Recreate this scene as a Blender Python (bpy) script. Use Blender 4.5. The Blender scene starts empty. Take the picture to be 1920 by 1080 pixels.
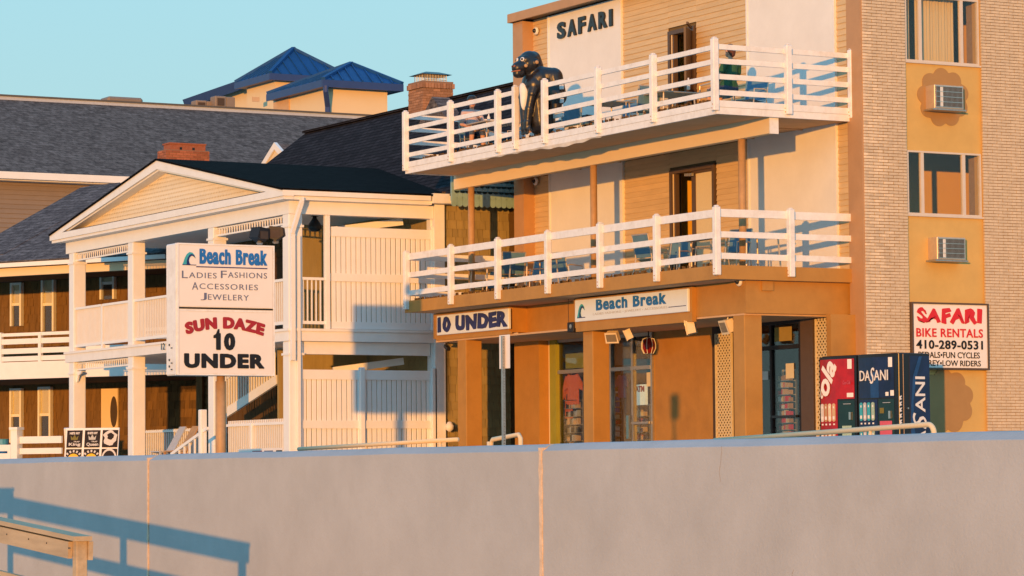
import bpy, bmesh, math, random
from mathutils import Vector, Matrix
random.seed(7)
S = bpy.context.scene
COL = S.collection
rad = math.radians
# ------------------------------------------------------------------ camera
EYE = -0.4
FP = 5921.7
pitch, yaw, roll = rad(3.467), rad(29.0755), rad(-0.4506)
F0 = Vector((math.sin(yaw), math.cos(yaw), 0)); R0 = Vector((math.cos(yaw), -math.sin(yaw), 0)); U0 = Vector((0, 0, 1))
CF = F0*math.cos(pitch)+U0*math.sin(pitch); CU = U0*math.cos(pitch)-F0*math.sin(pitch)
CR = R0*math.cos(roll)+CU*math.sin(roll); CU = CU*math.cos(roll)-R0*math.sin(roll)
cam = bpy.data.cameras.new('camera'); camo = bpy.data.objects.new('camera', cam); COL.objects.link(camo)
cam.sensor_width = 36; cam.lens = FP/1920*36; cam.clip_start = 1; cam.clip_end = 4000
camo.matrix_world = Matrix(((CR.x, CU.x, -CF.x, 0), (CR.y, CU.y, -CF.y, 0), (CR.z, CU.z, -CF.z, EYE), (0, 0, 0, 1)))
S.camera = camo
# ------------------------------------------------------------------ light
SUN_AZ, SUN_EL = 41.7, 1.95          # azimuth the light travels to, and the sun's height, in degrees
w = bpy.data.worlds.new('World'); S.world = w; w.use_nodes = True
nt = w.node_tree; nt.nodes.clear()
sky = nt.nodes.new('ShaderNodeTexSky'); sky.sky_type = 'NISHITA'; sky.sun_disc = False
sky.sun_elevation = rad(SUN_EL); sky.sun_rotation = rad(SUN_AZ+180)
sky.air_density = 1.0; sky.dust_density = 0.6; sky.ozone_density = 2.0
tint = nt.nodes.new('ShaderNodeMix'); tint.data_type = 'RGBA'; tint.blend_type = 'MIX'; tint.inputs[0].default_value = SKY_MIX = 0.72
bg = nt.nodes.new('ShaderNodeBackground'); bg.inputs[1].default_value = 0.15
wo = nt.nodes.new('ShaderNodeOutputWorld')
tcw = nt.nodes.new('ShaderNodeTexCoord'); spw = nt.nodes.new('ShaderNodeSeparateXYZ'); nt.links.new(tcw.outputs['Generated'], spw.inputs[0])
rmp = nt.nodes.new('ShaderNodeValToRGB'); nt.links.new(spw.outputs['Z'], rmp.inputs[0])   # pale at the horizon, deeper blue overhead
rmp.color_ramp.elements[0].color = (.405, .585, .575, 1); rmp.color_ramp.elements[1].color = (.05, .42, .86, 1)
e_m = rmp.color_ramp.elements.new(.30); e_m.color = (.29, .66, .84, 1)
scw = nt.nodes.new('ShaderNodeVectorMath'); scw.operation = 'SCALE'; scw.inputs['Scale'].default_value = 10.0; nt.links.new(rmp.outputs[0], scw.inputs[0])
nt.links.new(sky.outputs[0], tint.inputs[6]); nt.links.new(scw.outputs[0], tint.inputs[7])
nt.links.new(tint.outputs[2], bg.inputs[0]); nt.links.new(bg.outputs[0], wo.inputs[0])
sl = bpy.data.lights.new('sun', 'SUN'); sl.energy = 4.5; sl.angle = rad(0.6); sl.color = (1.0, 0.41, 0.065)
so = bpy.data.objects.new('sun', sl); COL.objects.link(so)
a = rad(SUN_AZ); e = rad(SUN_EL)
SD = Vector((math.sin(a)*math.cos(e), math.cos(a)*math.cos(e), -math.sin(e)))
so.rotation_euler = SD.to_track_quat('-Z', 'Y').to_euler(); so.location = (-40, -40, 30)
S.view_settings.view_transform = 'Standard'; S.view_settings.look = 'None'
S.view_settings.exposure = 0; S.view_settings.gamma = 1; S.view_settings.use_curve_mapping = False
S.render.engine = 'CYCLES'

# ------------------------------------------------------------------ helpers
def at(x, y, X=None, Y=None, Z=None, D=None, pl=None):
    """the point of the place that the photograph shows at (x, y) on a given real plane"""
    d = CF+CR*((x-960)/FP)-CU*((y-540)/FP); O = Vector((0, 0, EYE))
    if X is not None: t = X/d.x
    elif Y is not None: t = Y/d.y
    elif Z is not None: t = (Z-EYE)/d.z
    elif pl is not None: t = (pl[0]-O).dot(pl[1])/d.dot(pl[1])
    else: t = D
    return O+d*t

class MB:
    def __init__(s): s.v = []; s.f = []
    def add(s, vs, fs):
        n = len(s.v); s.v += [Vector(v) for v in vs]; s.f += [tuple(i+n for i in f) for f in fs]; return s
    def box(s, x0, x1, y0, y1, z0, z1):
        if x0 > x1: x0, x1 = x1, x0
        if y0 > y1: y0, y1 = y1, y0
        if z0 > z1: z0, z1 = z1, z0
        return s.add([(x0,y0,z0),(x1,y0,z0),(x1,y1,z0),(x0,y1,z0),(x0,y0,z1),(x1,y0,z1),(x1,y1,z1),(x0,y1,z1)],
                     [(0,3,2,1),(4,5,6,7),(0,1,5,4),(1,2,6,5),(2,3,7,6),(3,0,4,7)])
    def cbox(s, x0, x1, y0, y1, z0, z1, c=0.012):
        """box with chamfered edges"""
        if x0 > x1: x0, x1 = x1, x0
        if y0 > y1: y0, y1 = y1, y0
        if z0 > z1: z0, z1 = z1, z0
        bm = bmesh.new(); bmesh.ops.create_cube(bm, size=1)
        for v in bm.verts:
            v.co = Vector(((x0+x1)/2+v.co.x*(x1-x0), (y0+y1)/2+v.co.y*(y1-y0), (z0+z1)/2+v.co.z*(z1-z0)))
        bmesh.ops.bevel(bm, geom=bm.edges[:], offset=c, segments=1, affect='EDGES', profile=.5)
        return s.bm(bm)
    def bm(s, bm, M=None):
        bm.verts.index_update()
        s.add([(M @ v.co) if M else v.co.copy() for v in bm.verts], [tuple(v.index for v in f.verts) for f in bm.faces]); bm.free(); return s
    def bar(s, p, q, w, h, up=(0,0,1)):
        """rectangular bar from p to q, w across, h along up"""
        p = Vector(p); q = Vector(q); d = (q-p).normalized(); up = Vector(up)
        sd = d.cross(up)
        if sd.length < 1e-4: sd = d.cross(Vector((1,0,0)))
        sd.normalize(); u = sd.cross(d).normalized()
        c = [(-1,-1),(1,-1),(1,1),(-1,1)]
        vs = [p+sd*(i*w/2)+u*(j*h/2) for i, j in c]+[q+sd*(i*w/2)+u*(j*h/2) for i, j in c]
        return s.add(vs, [(3,2,1,0),(4,5,6,7),(0,1,5,4),(1,2,6,5),(2,3,7,6),(3,0,4,7)])
    def tube(s, pts, r, n=8, cap=True):
        pts = [Vector(p) for p in pts]; rs = r if isinstance(r, (list, tuple)) else [r]*len(pts)
        rings = []; base = len(s.v); prev = None
        for i, p in enumerate(pts):
            d = (pts[min(i+1, len(pts)-1)]-pts[max(i-1, 0)]).normalized()
            if prev is None:
                a = d.cross(Vector((0,0,1)))
                if a.length < 1e-3: a = d.cross(Vector((1,0,0)))
            else: a = prev-d*prev.dot(d)
            a.normalize(); prev = a; b = d.cross(a)
            s.v += [p+a*(math.cos(2*math.pi*k/n)*rs[i])+b*(math.sin(2*math.pi*k/n)*rs[i]) for k in range(n)]
        for i in range(len(pts)-1):
            for k in range(n):
                k2 = (k+1) % n; o = base+i*n
                s.f.append((o+k, o+k2, o+n+k2, o+n+k))
        if cap:
            s.f.append(tuple(base+k for k in range(n))[::-1]); o = base+(len(pts)-1)*n; s.f.append(tuple(o+k for k in range(n)))
        return s
    def prism(s, poly, o, u, v, n, d):
        """polygon (u,v coordinates) extruded from o by d along n"""
        o, u, v, n = Vector(o), Vector(u), Vector(v), Vector(n); k = len(poly)
        vs = [o+u*a+v*b for a, b in poly]; vs += [p+n*d for p in vs]
        return s.add(vs, [tuple(range(k))[::-1], tuple(range(k, 2*k))]+[(i, (i+1) % k, k+(i+1) % k, k+i) for i in range(k)])
    def slab(s, q, n, t):
        """planar polygon q thickened by t against its normal n"""
        n = Vector(n).normalized(); q = [Vector(p) for p in q]; k = len(q)
        return s.add(q+[p-n*t for p in q], [tuple(range(k)), tuple(range(k, 2*k))[::-1]]+[(i, k+i, k+(i+1) % k, (i+1) % k) for i in range(k)])
    def lathe(s, prof, o=(0,0,0), n=16, ax=(0,0,1)):
        """profile of (radius, height)"""
        M = Vector(ax).to_track_quat('Z', 'Y').to_matrix().to_4x4(); M.translation = Vector(o); base = len(s.v)
        for r, h in prof:
            s.v += [M @ Vector((r*math.cos(2*math.pi*k/n), r*math.sin(2*math.pi*k/n), h)) for k in range(n)]
        for i in range(len(prof)-1):
            for k in range(n):
                k2 = (k+1) % n; b = base+i*n; s.f.append((b+k, b+k2, b+n+k2, b+n+k))
        s.f.append(tuple(base+k for k in range(n))[::-1]); b = base+(len(prof)-1)*n; s.f.append(tuple(b+k for k in range(n)))
        return s
    def mesh(s, name, off=(0,0,0), smooth=False):
        me = bpy.data.meshes.new(name); o = Vector(off)
        me.from_pydata([tuple(v-o) for v in s.v], [], s.f); me.validate()
        bm = bmesh.new(); bm.from_mesh(me); bmesh.ops.recalc_face_normals(bm, faces=bm.faces[:]); bm.to_mesh(me); bm.free()
        if smooth: me.shade_smooth()
        return me

def tag(o, label=None, cat=None, group=None, kind=None):
    if label: o['label'] = label
    if cat: o['category'] = cat
    if group: o['group'] = group
    if kind: o['kind'] = kind
    return o
def obj(name, mb, mat, parent=None, off=None, smooth=False, label=None, kind=None):
    """one mesh object; parts are given in place coordinates and hung on their thing or part"""
    o = None
    base = Vector(off) if off is not None else Vector((0,0,0))
    if parent is not None and off is None: base = Vector(parent.get('_b', (0,0,0)))
    me = mb.mesh(name, base, smooth) if isinstance(mb, MB) else mb
    if mat is not None and not me.materials: me.materials.append(mat)
    o = bpy.data.objects.new(name, me); COL.objects.link(o)
    if parent is not None: o.parent = parent; o['_b'] = tuple(base)
    else: o.location = base; o['_b'] = tuple(base)
    if label: o['label'] = label
    if kind: o['kind'] = kind
    return o
def thing(name, label, cat, loc=(0,0,0), rz=0, group=None):
    o = bpy.data.objects.new(name, None); COL.objects.link(o); o.location = loc; o.rotation_euler = (0,0,rz)
    o.empty_display_size = .2; o['_b'] = tuple(loc) if rz == 0 else (0,0,0)
    return tag(o, label, cat, group)
def piece(name, me, parent, loc, mat=None, rz=0, sc=None):
    o = bpy.data.objects.new(name, me); COL.objects.link(o); o.parent = parent
    o.location = Vector(loc)-Vector(parent.get('_b', (0,0,0))); o.rotation_euler = (0,0,rz)
    if sc: o.scale = sc
    return o
def copy_tree(o, parent=None):
    c = o.copy(); COL.objects.link(c)
    if parent is not None: c.parent = parent
    for ch in list(o.children): copy_tree(ch, c)
    return c

# ------------------------------------------------------------------ materials
def mat(name, rgb, rough=.7, var=.12, scale=6, bump=.15, bscale=60, metal=0, spec=.35, dirt=0, dcol=None, rand=0, coat=0, streak=False):
    m = bpy.data.materials.new(name); m.use_nodes = True; n = m.node_tree; N = n.nodes; L = n.links
    b = N['Principled BSDF']; b.inputs['Roughness'].default_value = rough; b.inputs['Metallic'].default_value = metal
    b.inputs['Specular IOR Level'].default_value = spec
    if coat: b.inputs['Coat Weight'].default_value = coat
    tc = N.new('ShaderNodeTexCoord'); geo = N.new('ShaderNodeNewGeometry')
    t = N.new('ShaderNodeTexNoise'); t.inputs['Scale'].default_value = scale; t.inputs['Detail'].default_value = 6; t.inputs['Roughness'].default_value = .65
    src = geo.outputs['Position']
    if streak:
        mp = N.new('ShaderNodeMapping'); mp.inputs['Scale'].default_value = streak if isinstance(streak, tuple) else (1, 1, .15)
        L.new(src, mp.inputs[0]); src = mp.outputs[0]
    L.new(src, t.inputs['Vector'])
    r = N.new('ShaderNodeMapRange'); r.inputs[1].default_value = .3; r.inputs[2].default_value = .7
    r.inputs[3].default_value = 1-var; r.inputs[4].default_value = 1+var*.6; L.new(t.outputs[0], r.inputs[0])
    last = r.outputs[0]
    if rand:
        oi = N.new('ShaderNodeObjectInfo'); rr = N.new('ShaderNodeMapRange'); rr.inputs[3].default_value = 1-rand; rr.inputs[4].default_value = 1+rand*.6
        L.new(oi.outputs['Random'], rr.inputs[0]); mm = N.new('ShaderNodeMath'); mm.operation = 'MULTIPLY'
        L.new(last, mm.inputs[0]); L.new(rr.outputs[0], mm.inputs[1]); last = mm.outputs[0]
    mx = N.new('ShaderNodeVectorMath'); mx.operation = 'SCALE'; mx.inputs[0].default_value = rgb; L.new(last, mx.inputs['Scale'])
    col = mx.outputs[0]
    if dirt:
        t2 = N.new('ShaderNodeTexNoise'); t2.inputs['Scale'].default_value = scale*.45; t2.inputs['Detail'].default_value = 8; t2.inputs['Roughness'].default_value = .7
        L.new(src, t2.inputs['Vector'])
        r2 = N.new('ShaderNodeMapRange'); r2.inputs[1].default_value = .5; r2.inputs[2].default_value = .75; r2.inputs[3].default_value = 0; r2.inputs[4].default_value = dirt
        L.new(t2.outputs[0], r2.inputs[0]); mi = N.new('ShaderNodeMix'); mi.data_type = 'RGBA'
        L.new(r2.outputs[0], mi.inputs[0]); L.new(col, mi.inputs[6]); mi.inputs[7].default_value = (*(dcol or (rgb[0]*.45, rgb[1]*.4, rgb[2]*.35)), 1)
        col = mi.outputs[2]
    L.new(col, b.inputs['Base Color'])
    if bump:
        tb = N.new('ShaderNodeTexNoise'); tb.inputs['Scale'].default_value = bscale; tb.inputs['Detail'].default_value = 4; L.new(geo.outputs['Position'], tb.inputs['Vector'])
        bp = N.new('ShaderNodeBump'); bp.inputs['Strength'].default_value = bump; bp.inputs['Distance'].default_value = .01
        L.new(tb.outputs[0], bp.inputs['Height']); L.new(bp.outputs[0], b.inputs['Normal'])
    return m
def shingle_mat(name, c1, c2, bw=.33, rh=.13, axes='YZ', sc=1.0, mort=.012, gap=.5, noise=.35, bump=.6):
    """courses of shingles, laid along one horizontal axis"""
    m = bpy.data.materials.new(name); m.use_nodes = True; n = m.node_tree; N = n.nodes; L = n.links; b = N['Principled BSDF']
    b.inputs['Roughness'].default_value = .95; b.inputs['Specular IOR Level'].default_value = .04
    g = N.new('ShaderNodeNewGeometry'); sp = N.new('ShaderNodeSeparateXYZ'); L.new(g.outputs['Position'], sp.inputs[0])
    cb = N.new('ShaderNodeCombineXYZ'); L.new(sp.outputs[axes[0]], cb.inputs[0]); L.new(sp.outputs[axes[1]], cb.inputs[1])
    br = N.new('ShaderNodeTexBrick'); L.new(cb.outputs[0], br.inputs[0]); br.inputs['Scale'].default_value = 1
    br.inputs['Brick Width'].default_value = bw; br.inputs['Row Height'].default_value = rh; br.inputs['Mortar Size'].default_value = mort
    br.inputs['Color1'].default_value = (*c1, 1); br.inputs['Color2'].default_value = (*c2, 1); br.inputs['Mortar'].default_value = (c1[0]*gap, c1[1]*gap, c1[2]*gap, 1)
    t = N.new('ShaderNodeTexNoise'); t.inputs['Scale'].default_value = 9*sc; t.inputs['Detail'].default_value = 8; t.inputs['Roughness'].default_value = .8; L.new(g.outputs['Position'], t.inputs['Vector'])
    r = N.new('ShaderNodeMapRange'); r.inputs[1].default_value = .3; r.inputs[2].default_value = .7; r.inputs[3].default_value = 1-noise; r.inputs[4].default_value = 1+noise; L.new(t.outputs[0], r.inputs[0])
    mx = N.new('ShaderNodeVectorMath'); mx.operation = 'SCALE'; L.new(br.outputs[0], mx.inputs[0]); L.new(r.outputs[0], mx.inputs['Scale']); L.new(mx.outputs[0], b.inputs['Base Color'])
    bp = N.new('ShaderNodeBump'); bp.inputs['Strength'].default_value = bump; bp.inputs['Distance'].default_value = .02; bp.invert = True
    L.new(br.outputs['Fac'], bp.inputs['Height']); L.new(bp.outputs[0], b.inputs['Normal'])
    return m
def glass_mat(name, tintc=(.8,.85,.85), refl=.05):
    m = bpy.data.materials.new(name); m.use_nodes = True; n = m.node_tree; N = n.nodes; L = n.links; N.clear()
    o = N.new('ShaderNodeOutputMaterial'); mx = N.new('ShaderNodeMixShader'); tr = N.new('ShaderNodeBsdfTransparent'); gl = N.new('ShaderNodeBsdfGlossy')
    g = N.new('ShaderNodeNewGeometry'); d = N.new('ShaderNodeVectorMath'); d.operation = 'DOT_PRODUCT'; L.new(g.outputs['Normal'], d.inputs[0]); L.new(g.outputs['Incoming'], d.inputs[1])
    ab = N.new('ShaderNodeMath'); ab.operation = 'ABSOLUTE'; L.new(d.outputs['Value'], ab.inputs[0])
    om = N.new('ShaderNodeMath'); om.operation = 'SUBTRACT'; om.inputs[0].default_value = 1; L.new(ab.outputs[0], om.inputs[1])
    pw = N.new('ShaderNodeMath'); pw.operation = 'POWER'; pw.inputs[1].default_value = 5; L.new(om.outputs[0], pw.inputs[0])
    ma = N.new('ShaderNodeMath'); ma.operation = 'MULTIPLY_ADD'; ma.inputs[1].default_value = .9; ma.inputs[2].default_value = refl; L.new(pw.outputs[0], ma.inputs[0])
    tr.inputs[0].default_value = (*tintc, 1); gl.inputs['Roughness'].default_value = .03
    L.new(ma.outputs[0], mx.inputs[0]); L.new(tr.outputs[0], mx.inputs[1]); L.new(gl.outputs[0], mx.inputs[2]); L.new(mx.outputs[0], o.inputs[0]); return m

def emit_mat(name, rgb, st):
    m = mat(name, rgb, bump=0); b = m.node_tree.nodes['Principled BSDF']; b.inputs['Emission Color'].default_value = (*rgb, 1); b.inputs['Emission Strength'].default_value = st; return m
M = {}
M['white'] = mat('white_paint', (.80,.80,.80), .5, .06, 3, .1, 40, dirt=.12, dcol=(.55,.5,.42))
M['panel_white'] = mat('white_stucco_panel', (.78,.78,.78), .7, .06, 1.4, .2, 70, dirt=.10, dcol=(.62,.58,.5))
M['rail_white'] = mat('weathered_white_paint', (.81,.81,.82), .5, .08, 7, .2, 50, dirt=.38, dcol=(.48,.38,.28), spec=.3)
M['vinyl'] = mat('white_vinyl', (.80,.81,.82), .4, .04, 3, .03, 20)
M['tan'] = mat('tan_siding', (.64,.47,.265), .65, .10, 5, .12, 60, rand=.07, streak=(1,.4,3))
M['brown'] = mat('brown_paint', (.44,.225,.052), .6, .09, 2.5, .25, 50, dirt=.28)
M['brown2'] = mat('rosy_brown_paint', (.46,.27,.14), .6, .08, 2.5, .15, 50, dirt=.12)
M['brown_dark'] = mat('dark_brown_trim', (.10,.065,.045), .5, .1, 6)
M['soffit'] = mat('brown_soffit', (.60,.40,.24), .8, .1, 3)
M['stucco'] = mat('ochre_stucco', (.60,.40,.14), .85, .08, 2, .35, 90)
M['stucco_dark'] = mat('brown_painted_board', (.38,.22,.085), .7, .07, 3, .2, 80)
M['brick'] = mat('pinkish_brick', (.69,.57,.42), .85, .17, 9, .3, 120, rand=.16)
M['mortar'] = mat('brown_mortar', (.36,.26,.18), .95, .15, 12, .3, 120)
M['redbrick'] = mat('red_brick', (.38,.13,.07), .85, .2, 14, .3, 120, rand=.3)
M['redbrick2'] = mat('weathered_red_brick', (.37,.19,.11), .85, .2, 14, .3, 120, rand=.3)
M['redmortar'] = mat('red_brick_mortar', (.26,.16,.11), .95, .15, 12, .3, 120)
M['concrete'] = mat('sea_wall_concrete', (.43,.43,.445), .9, .10, 1.3, .3, 45, dirt=.35, dcol=(.34,.32,.30))
M['seal'] = mat('pale_joint_sealant', (.70,.52,.38), .8, .2, 25, .4, 80)
M['sand'] = mat('beach_sand', (.56,.48,.36), .95, .12, 1.5, .6, 20)
M['deck'] = mat('boardwalk_wood', (.42,.35,.28), .9, .2, 3, .3, 40, streak=(1,.1,1))
M['ground'] = mat('asphalt_ground', (.12,.11,.10), .95, .2, 1)
M['wood'] = mat('weathered_pine', (.50,.38,.25), .8, .22, 9, .35, 60, streak=(1,.12,1), dirt=.35, dcol=(.22,.14,.09))
M['grey_roof'] = shingle_mat('grey_asphalt_shingle', (.118,.093,.084), (.172,.138,.125), .22, .11, 'XZ', .5, .004, .7, .75)
M['grey_roof2'] = shingle_mat('grey_porch_shingle', (.088,.08,.085), (.15,.138,.142), .22, .10, 'YZ', .8, .006, .6, .7)
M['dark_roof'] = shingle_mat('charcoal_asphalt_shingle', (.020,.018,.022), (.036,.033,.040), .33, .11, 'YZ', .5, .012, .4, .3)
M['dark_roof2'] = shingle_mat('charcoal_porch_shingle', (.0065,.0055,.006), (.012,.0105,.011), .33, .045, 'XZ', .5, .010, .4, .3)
M['cedar'] = mat('cedar_shingle', (.165,.095,.034), .85, .3, 8, .3, 60, rand=.35, streak=True)
M['cedar_tan'] = mat('tan_cedar_shingle', (.33,.26,.12), .85, .16, 8, .3, 60, rand=.16, streak=True)
M['cedar_back'] = mat('cedar_gap', (.10,.055,.03), .9)
M['tan_back'] = mat('tan_gap', (.16,.11,.05), .9)
M['shade_teal'] = mat('shade_tinted_white_shingle', (.24,.40,.42), .7, .12, 7, .15, 60)  # white scalloped shingles, with the blue-green shade on them put into the colour
M['lamp_red'] = mat('dark_red_lamp', (.22,.012,.012), .3, .2, 10)
M['crack'] = mat('crack_shadow', (.24,.21,.19), .9)
M['frame_paint'] = mat('pale_window_frame', (.62,.56,.50), .45, .06, 6)
M['cream'] = mat('cream_stucco', (.74,.60,.40), .85, .04, .6, .2, 60)
M['cream_sh'] = mat('cream_shingle', (.78,.70,.55), .75, .06, 6, .2, 60, rand=.06)
M['blue_roof'] = mat('blue_metal_roof', (.012,.075,.24), .6, .12, 1, .05, 20, spec=.15)
M['blue_dark'] = mat('blue_painted_trim', (.03,.06,.20), .45, .1, 2)
M['taupe'] = mat('taupe_vinyl_siding', (.24,.19,.155), .65, .06, 3, .08, 40, rand=.05)
M['metal'] = mat('galvanised_metal', (.42,.40,.37), .4, .15, 20, .1, 80, metal=.7)
M['chrome'] = mat('brushed_aluminium', (.60,.57,.52), .28, .1, 20, .05, 80, metal=.9)
M['black'] = mat('black_paint', (.015,.015,.017), .35, .2, 10, spec=.5)
M['blackplastic'] = mat('black_plastic', (.014,.012,.015), .55, .2, 10)
M['gorilla'] = mat('black_gloss_fibreglass', (.014,.013,.017), .36, .3, 5, .35, 25, spec=.6)
M['rust'] = mat('bronze_pole_paint', (.46,.28,.14), .5, .15, 6, dirt=.3)
M['sign'] = mat('white_sign_face', (.80,.75,.72), .35, .03, 2, .02, 20)
M['sign2'] = mat('cool_white_acrylic', (.72,.80,.90), .25, .03, 2, .02, 20)
M['red'] = mat('red_print', (.62,.02,.03), .5, .05, 10, 0)
M['darkred'] = mat('dark_red_print', (.34,.02,.03), .5, .05, 10, 0)
M['ink'] = mat('black_print', (.012,.01,.012), .5, .05, 10, 0)
M['blueink'] = mat('blue_print', (.02,.16,.50), .5, .15, 10, 0)
M['navyink'] = mat('navy_print', (.02,.03,.16), .5, .15, 10, 0)
M['teal'] = mat('teal_print', (.05,.38,.48), .5, .15, 10, 0)
M['greyink'] = mat('grey_print', (.13,.15,.25), .5, .1, 10, 0)
M['palegrey'] = mat('pale_grey_print', (.45,.48,.55), .5, .1, 10, 0)
M['glass'] = glass_mat('window_glass', (.95,.96,.96), .04)
M['shopglass'] = glass_mat('shop_glass', (.88,.91,.91), .06)
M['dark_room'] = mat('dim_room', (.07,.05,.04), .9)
M['room'] = mat('ochre_room_wall', (.78,.48,.07), .9, .05, 2, 0)
M['ceil'] = mat('room_ceiling', (.10,.10,.10), .9)
M['curtain'] = mat('cream_curtain', (.62,.52,.33), .9, .1, 6, .1, 40, streak=(8,8,.1))
M['skin'] = mat('skin', (.55,.30,.20), .6, .06, 9, .05, 60)
M['hair_b'] = mat('dark_hair', (.03,.018,.012), .7, .3, 30, .4, 90)
M['hair_br'] = mat('brown_hair', (.10,.035,.02), .7, .3, 30, .4, 90)
M['tee'] = mat('pale_pink_shirt', (.55,.42,.40), .9, .08, 6, .3, 30)
M['green'] = mat('green_shirt', (.03,.11,.06), .9, .1, 6, .3, 30)
M['navy'] = mat('navy_cloth', (.05,.07,.12), .9, .15, 6, .3, 30)
M['sling'] = mat('blue_sling_fabric', (.10,.22,.34), .75, .12, 12, .2, 120)
M['alu'] = mat('pale_chair_frame', (.62,.52,.42), .4, .1, 12, .05, 50, metal=.5)
M['tabletop'] = mat('grey_table_top', (.40,.36,.31), .4, .1, 8, .05, 40)
M['yellow'] = mat('yellow_green_paint', (.30,.29,.04), .6, .1, 4)
M['lattice'] = mat('cream_lattice', (.66,.55,.35), .7, .1, 9)
M['lampglass'] = mat('lamp_glass', (.22,.17,.10), .15, .1, 9, spec=.7)
M['shirtblack'] = mat('black_shirt_print', (.02,.014,.014), .8, .2, 20, .2, 60)
M['sunprint'] = mat('yellow_print', (.80,.48,.03), .6, .1, 30, 0)
M['fadedposter'] = mat('faded_yellow_print', (.34,.24,.06), .7)
M['goldink'] = mat('gold_print', (.18,.15,.03), .6, .3, 60, 0)
M['teelight'] = mat('light_print', (.62,.58,.55), .6, .1, 30, 0)
M['dasani'] = mat('deep_blue_panel', (.007,.017,.075), .3, .45, 2.5, .02, 20, spec=.5)
M['dasani2'] = mat('mid_blue_panel', (.012,.06,.20), .3, .35, 5, .02, 20, spec=.5)
M['cokered'] = mat('glossy_red_panel', (.40,.006,.012), .3, .35, 3, .02, 20, spec=.5)
M['tealpanel'] = mat('teal_machine_panel', (.012,.042,.05), .35, .15, 6, .02, 20)
M['vendblack'] = mat('black_machine_case', (.010,.009,.012), .3, .2, 4, .05, 20, spec=.5)
M['letwhite'] = mat('white_lettering', (.78,.76,.74), .5, .04, 10, 0)
M['pinkpaper'] = mat('pink_paper', (.55,.10,.16), .7, .1, 20)
M['greenpaper'] = mat('pale_green_paper', (.35,.50,.42), .7, .2, 40)
M['cream_paper'] = mat('cream_paper', (.68,.60,.42), .7, .05, 20)
M['orange_cloth'] = mat('orange_cloth', (.75,.16,.04), .8, .3, 20)
M['cyanbin'] = mat('blue_bin', (.08,.35,.55), .5)

# the cast wall: faint drips under its top, pits and patchy cement film
def enrich(m):
    n = m.node_tree; N = n.nodes; L = n.links; b = N['Principled BSDF']; old = b.inputs['Base Color'].links[0].from_socket
    g = N.new('ShaderNodeNewGeometry'); mp = N.new('ShaderNodeMapping'); mp.inputs['Scale'].default_value = (1, 1.3, .7); L.new(g.outputs['Position'], mp.inputs[0])
    t = N.new('ShaderNodeTexNoise'); t.inputs['Scale'].default_value = 2.6; t.inputs['Detail'].default_value = 7; t.inputs['Roughness'].default_value = .7; L.new(mp.outputs[0], t.inputs[0])
    r = N.new('ShaderNodeMapRange'); r.inputs[1].default_value = .52; r.inputs[2].default_value = .72; r.inputs[3].default_value = 0; r.inputs[4].default_value = .13; L.new(t.outputs[0], r.inputs[0])
    v = N.new('ShaderNodeTexVoronoi'); v.inputs['Scale'].default_value = 16; L.new(g.outputs['Position'], v.inputs[0])
    rv = N.new('ShaderNodeMapRange'); rv.inputs[1].default_value = .04; rv.inputs[2].default_value = .10; rv.inputs[3].default_value = .35; rv.inputs[4].default_value = 0; L.new(v.outputs['Distance'], rv.inputs[0])
    t3 = N.new('ShaderNodeTexNoise'); t3.inputs['Scale'].default_value = 1.7; L.new(g.outputs['Position'], t3.inputs[0])
    r3 = N.new('ShaderNodeMapRange'); r3.inputs[1].default_value = .5; r3.inputs[2].default_value = .7; L.new(t3.outputs[0], r3.inputs[0])
    mu = N.new('ShaderNodeMath'); mu.operation = 'MULTIPLY'; L.new(rv.outputs[0], mu.inputs[0]); L.new(r3.outputs[0], mu.inputs[1])
    ad = N.new('ShaderNodeMath'); ad.operation = 'MAXIMUM'; L.new(r.outputs[0], ad.inputs[0]); L.new(mu.outputs[0], ad.inputs[1])
    mi = N.new('ShaderNodeMix'); mi.data_type = 'RGBA'; L.new(ad.outputs[0], mi.inputs[0]); L.new(old, mi.inputs[6]); mi.inputs[7].default_value = (.30, .29, .28, 1); L.new(mi.outputs[2], b.inputs['Base Color'])
enrich(M['concrete'])

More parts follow.
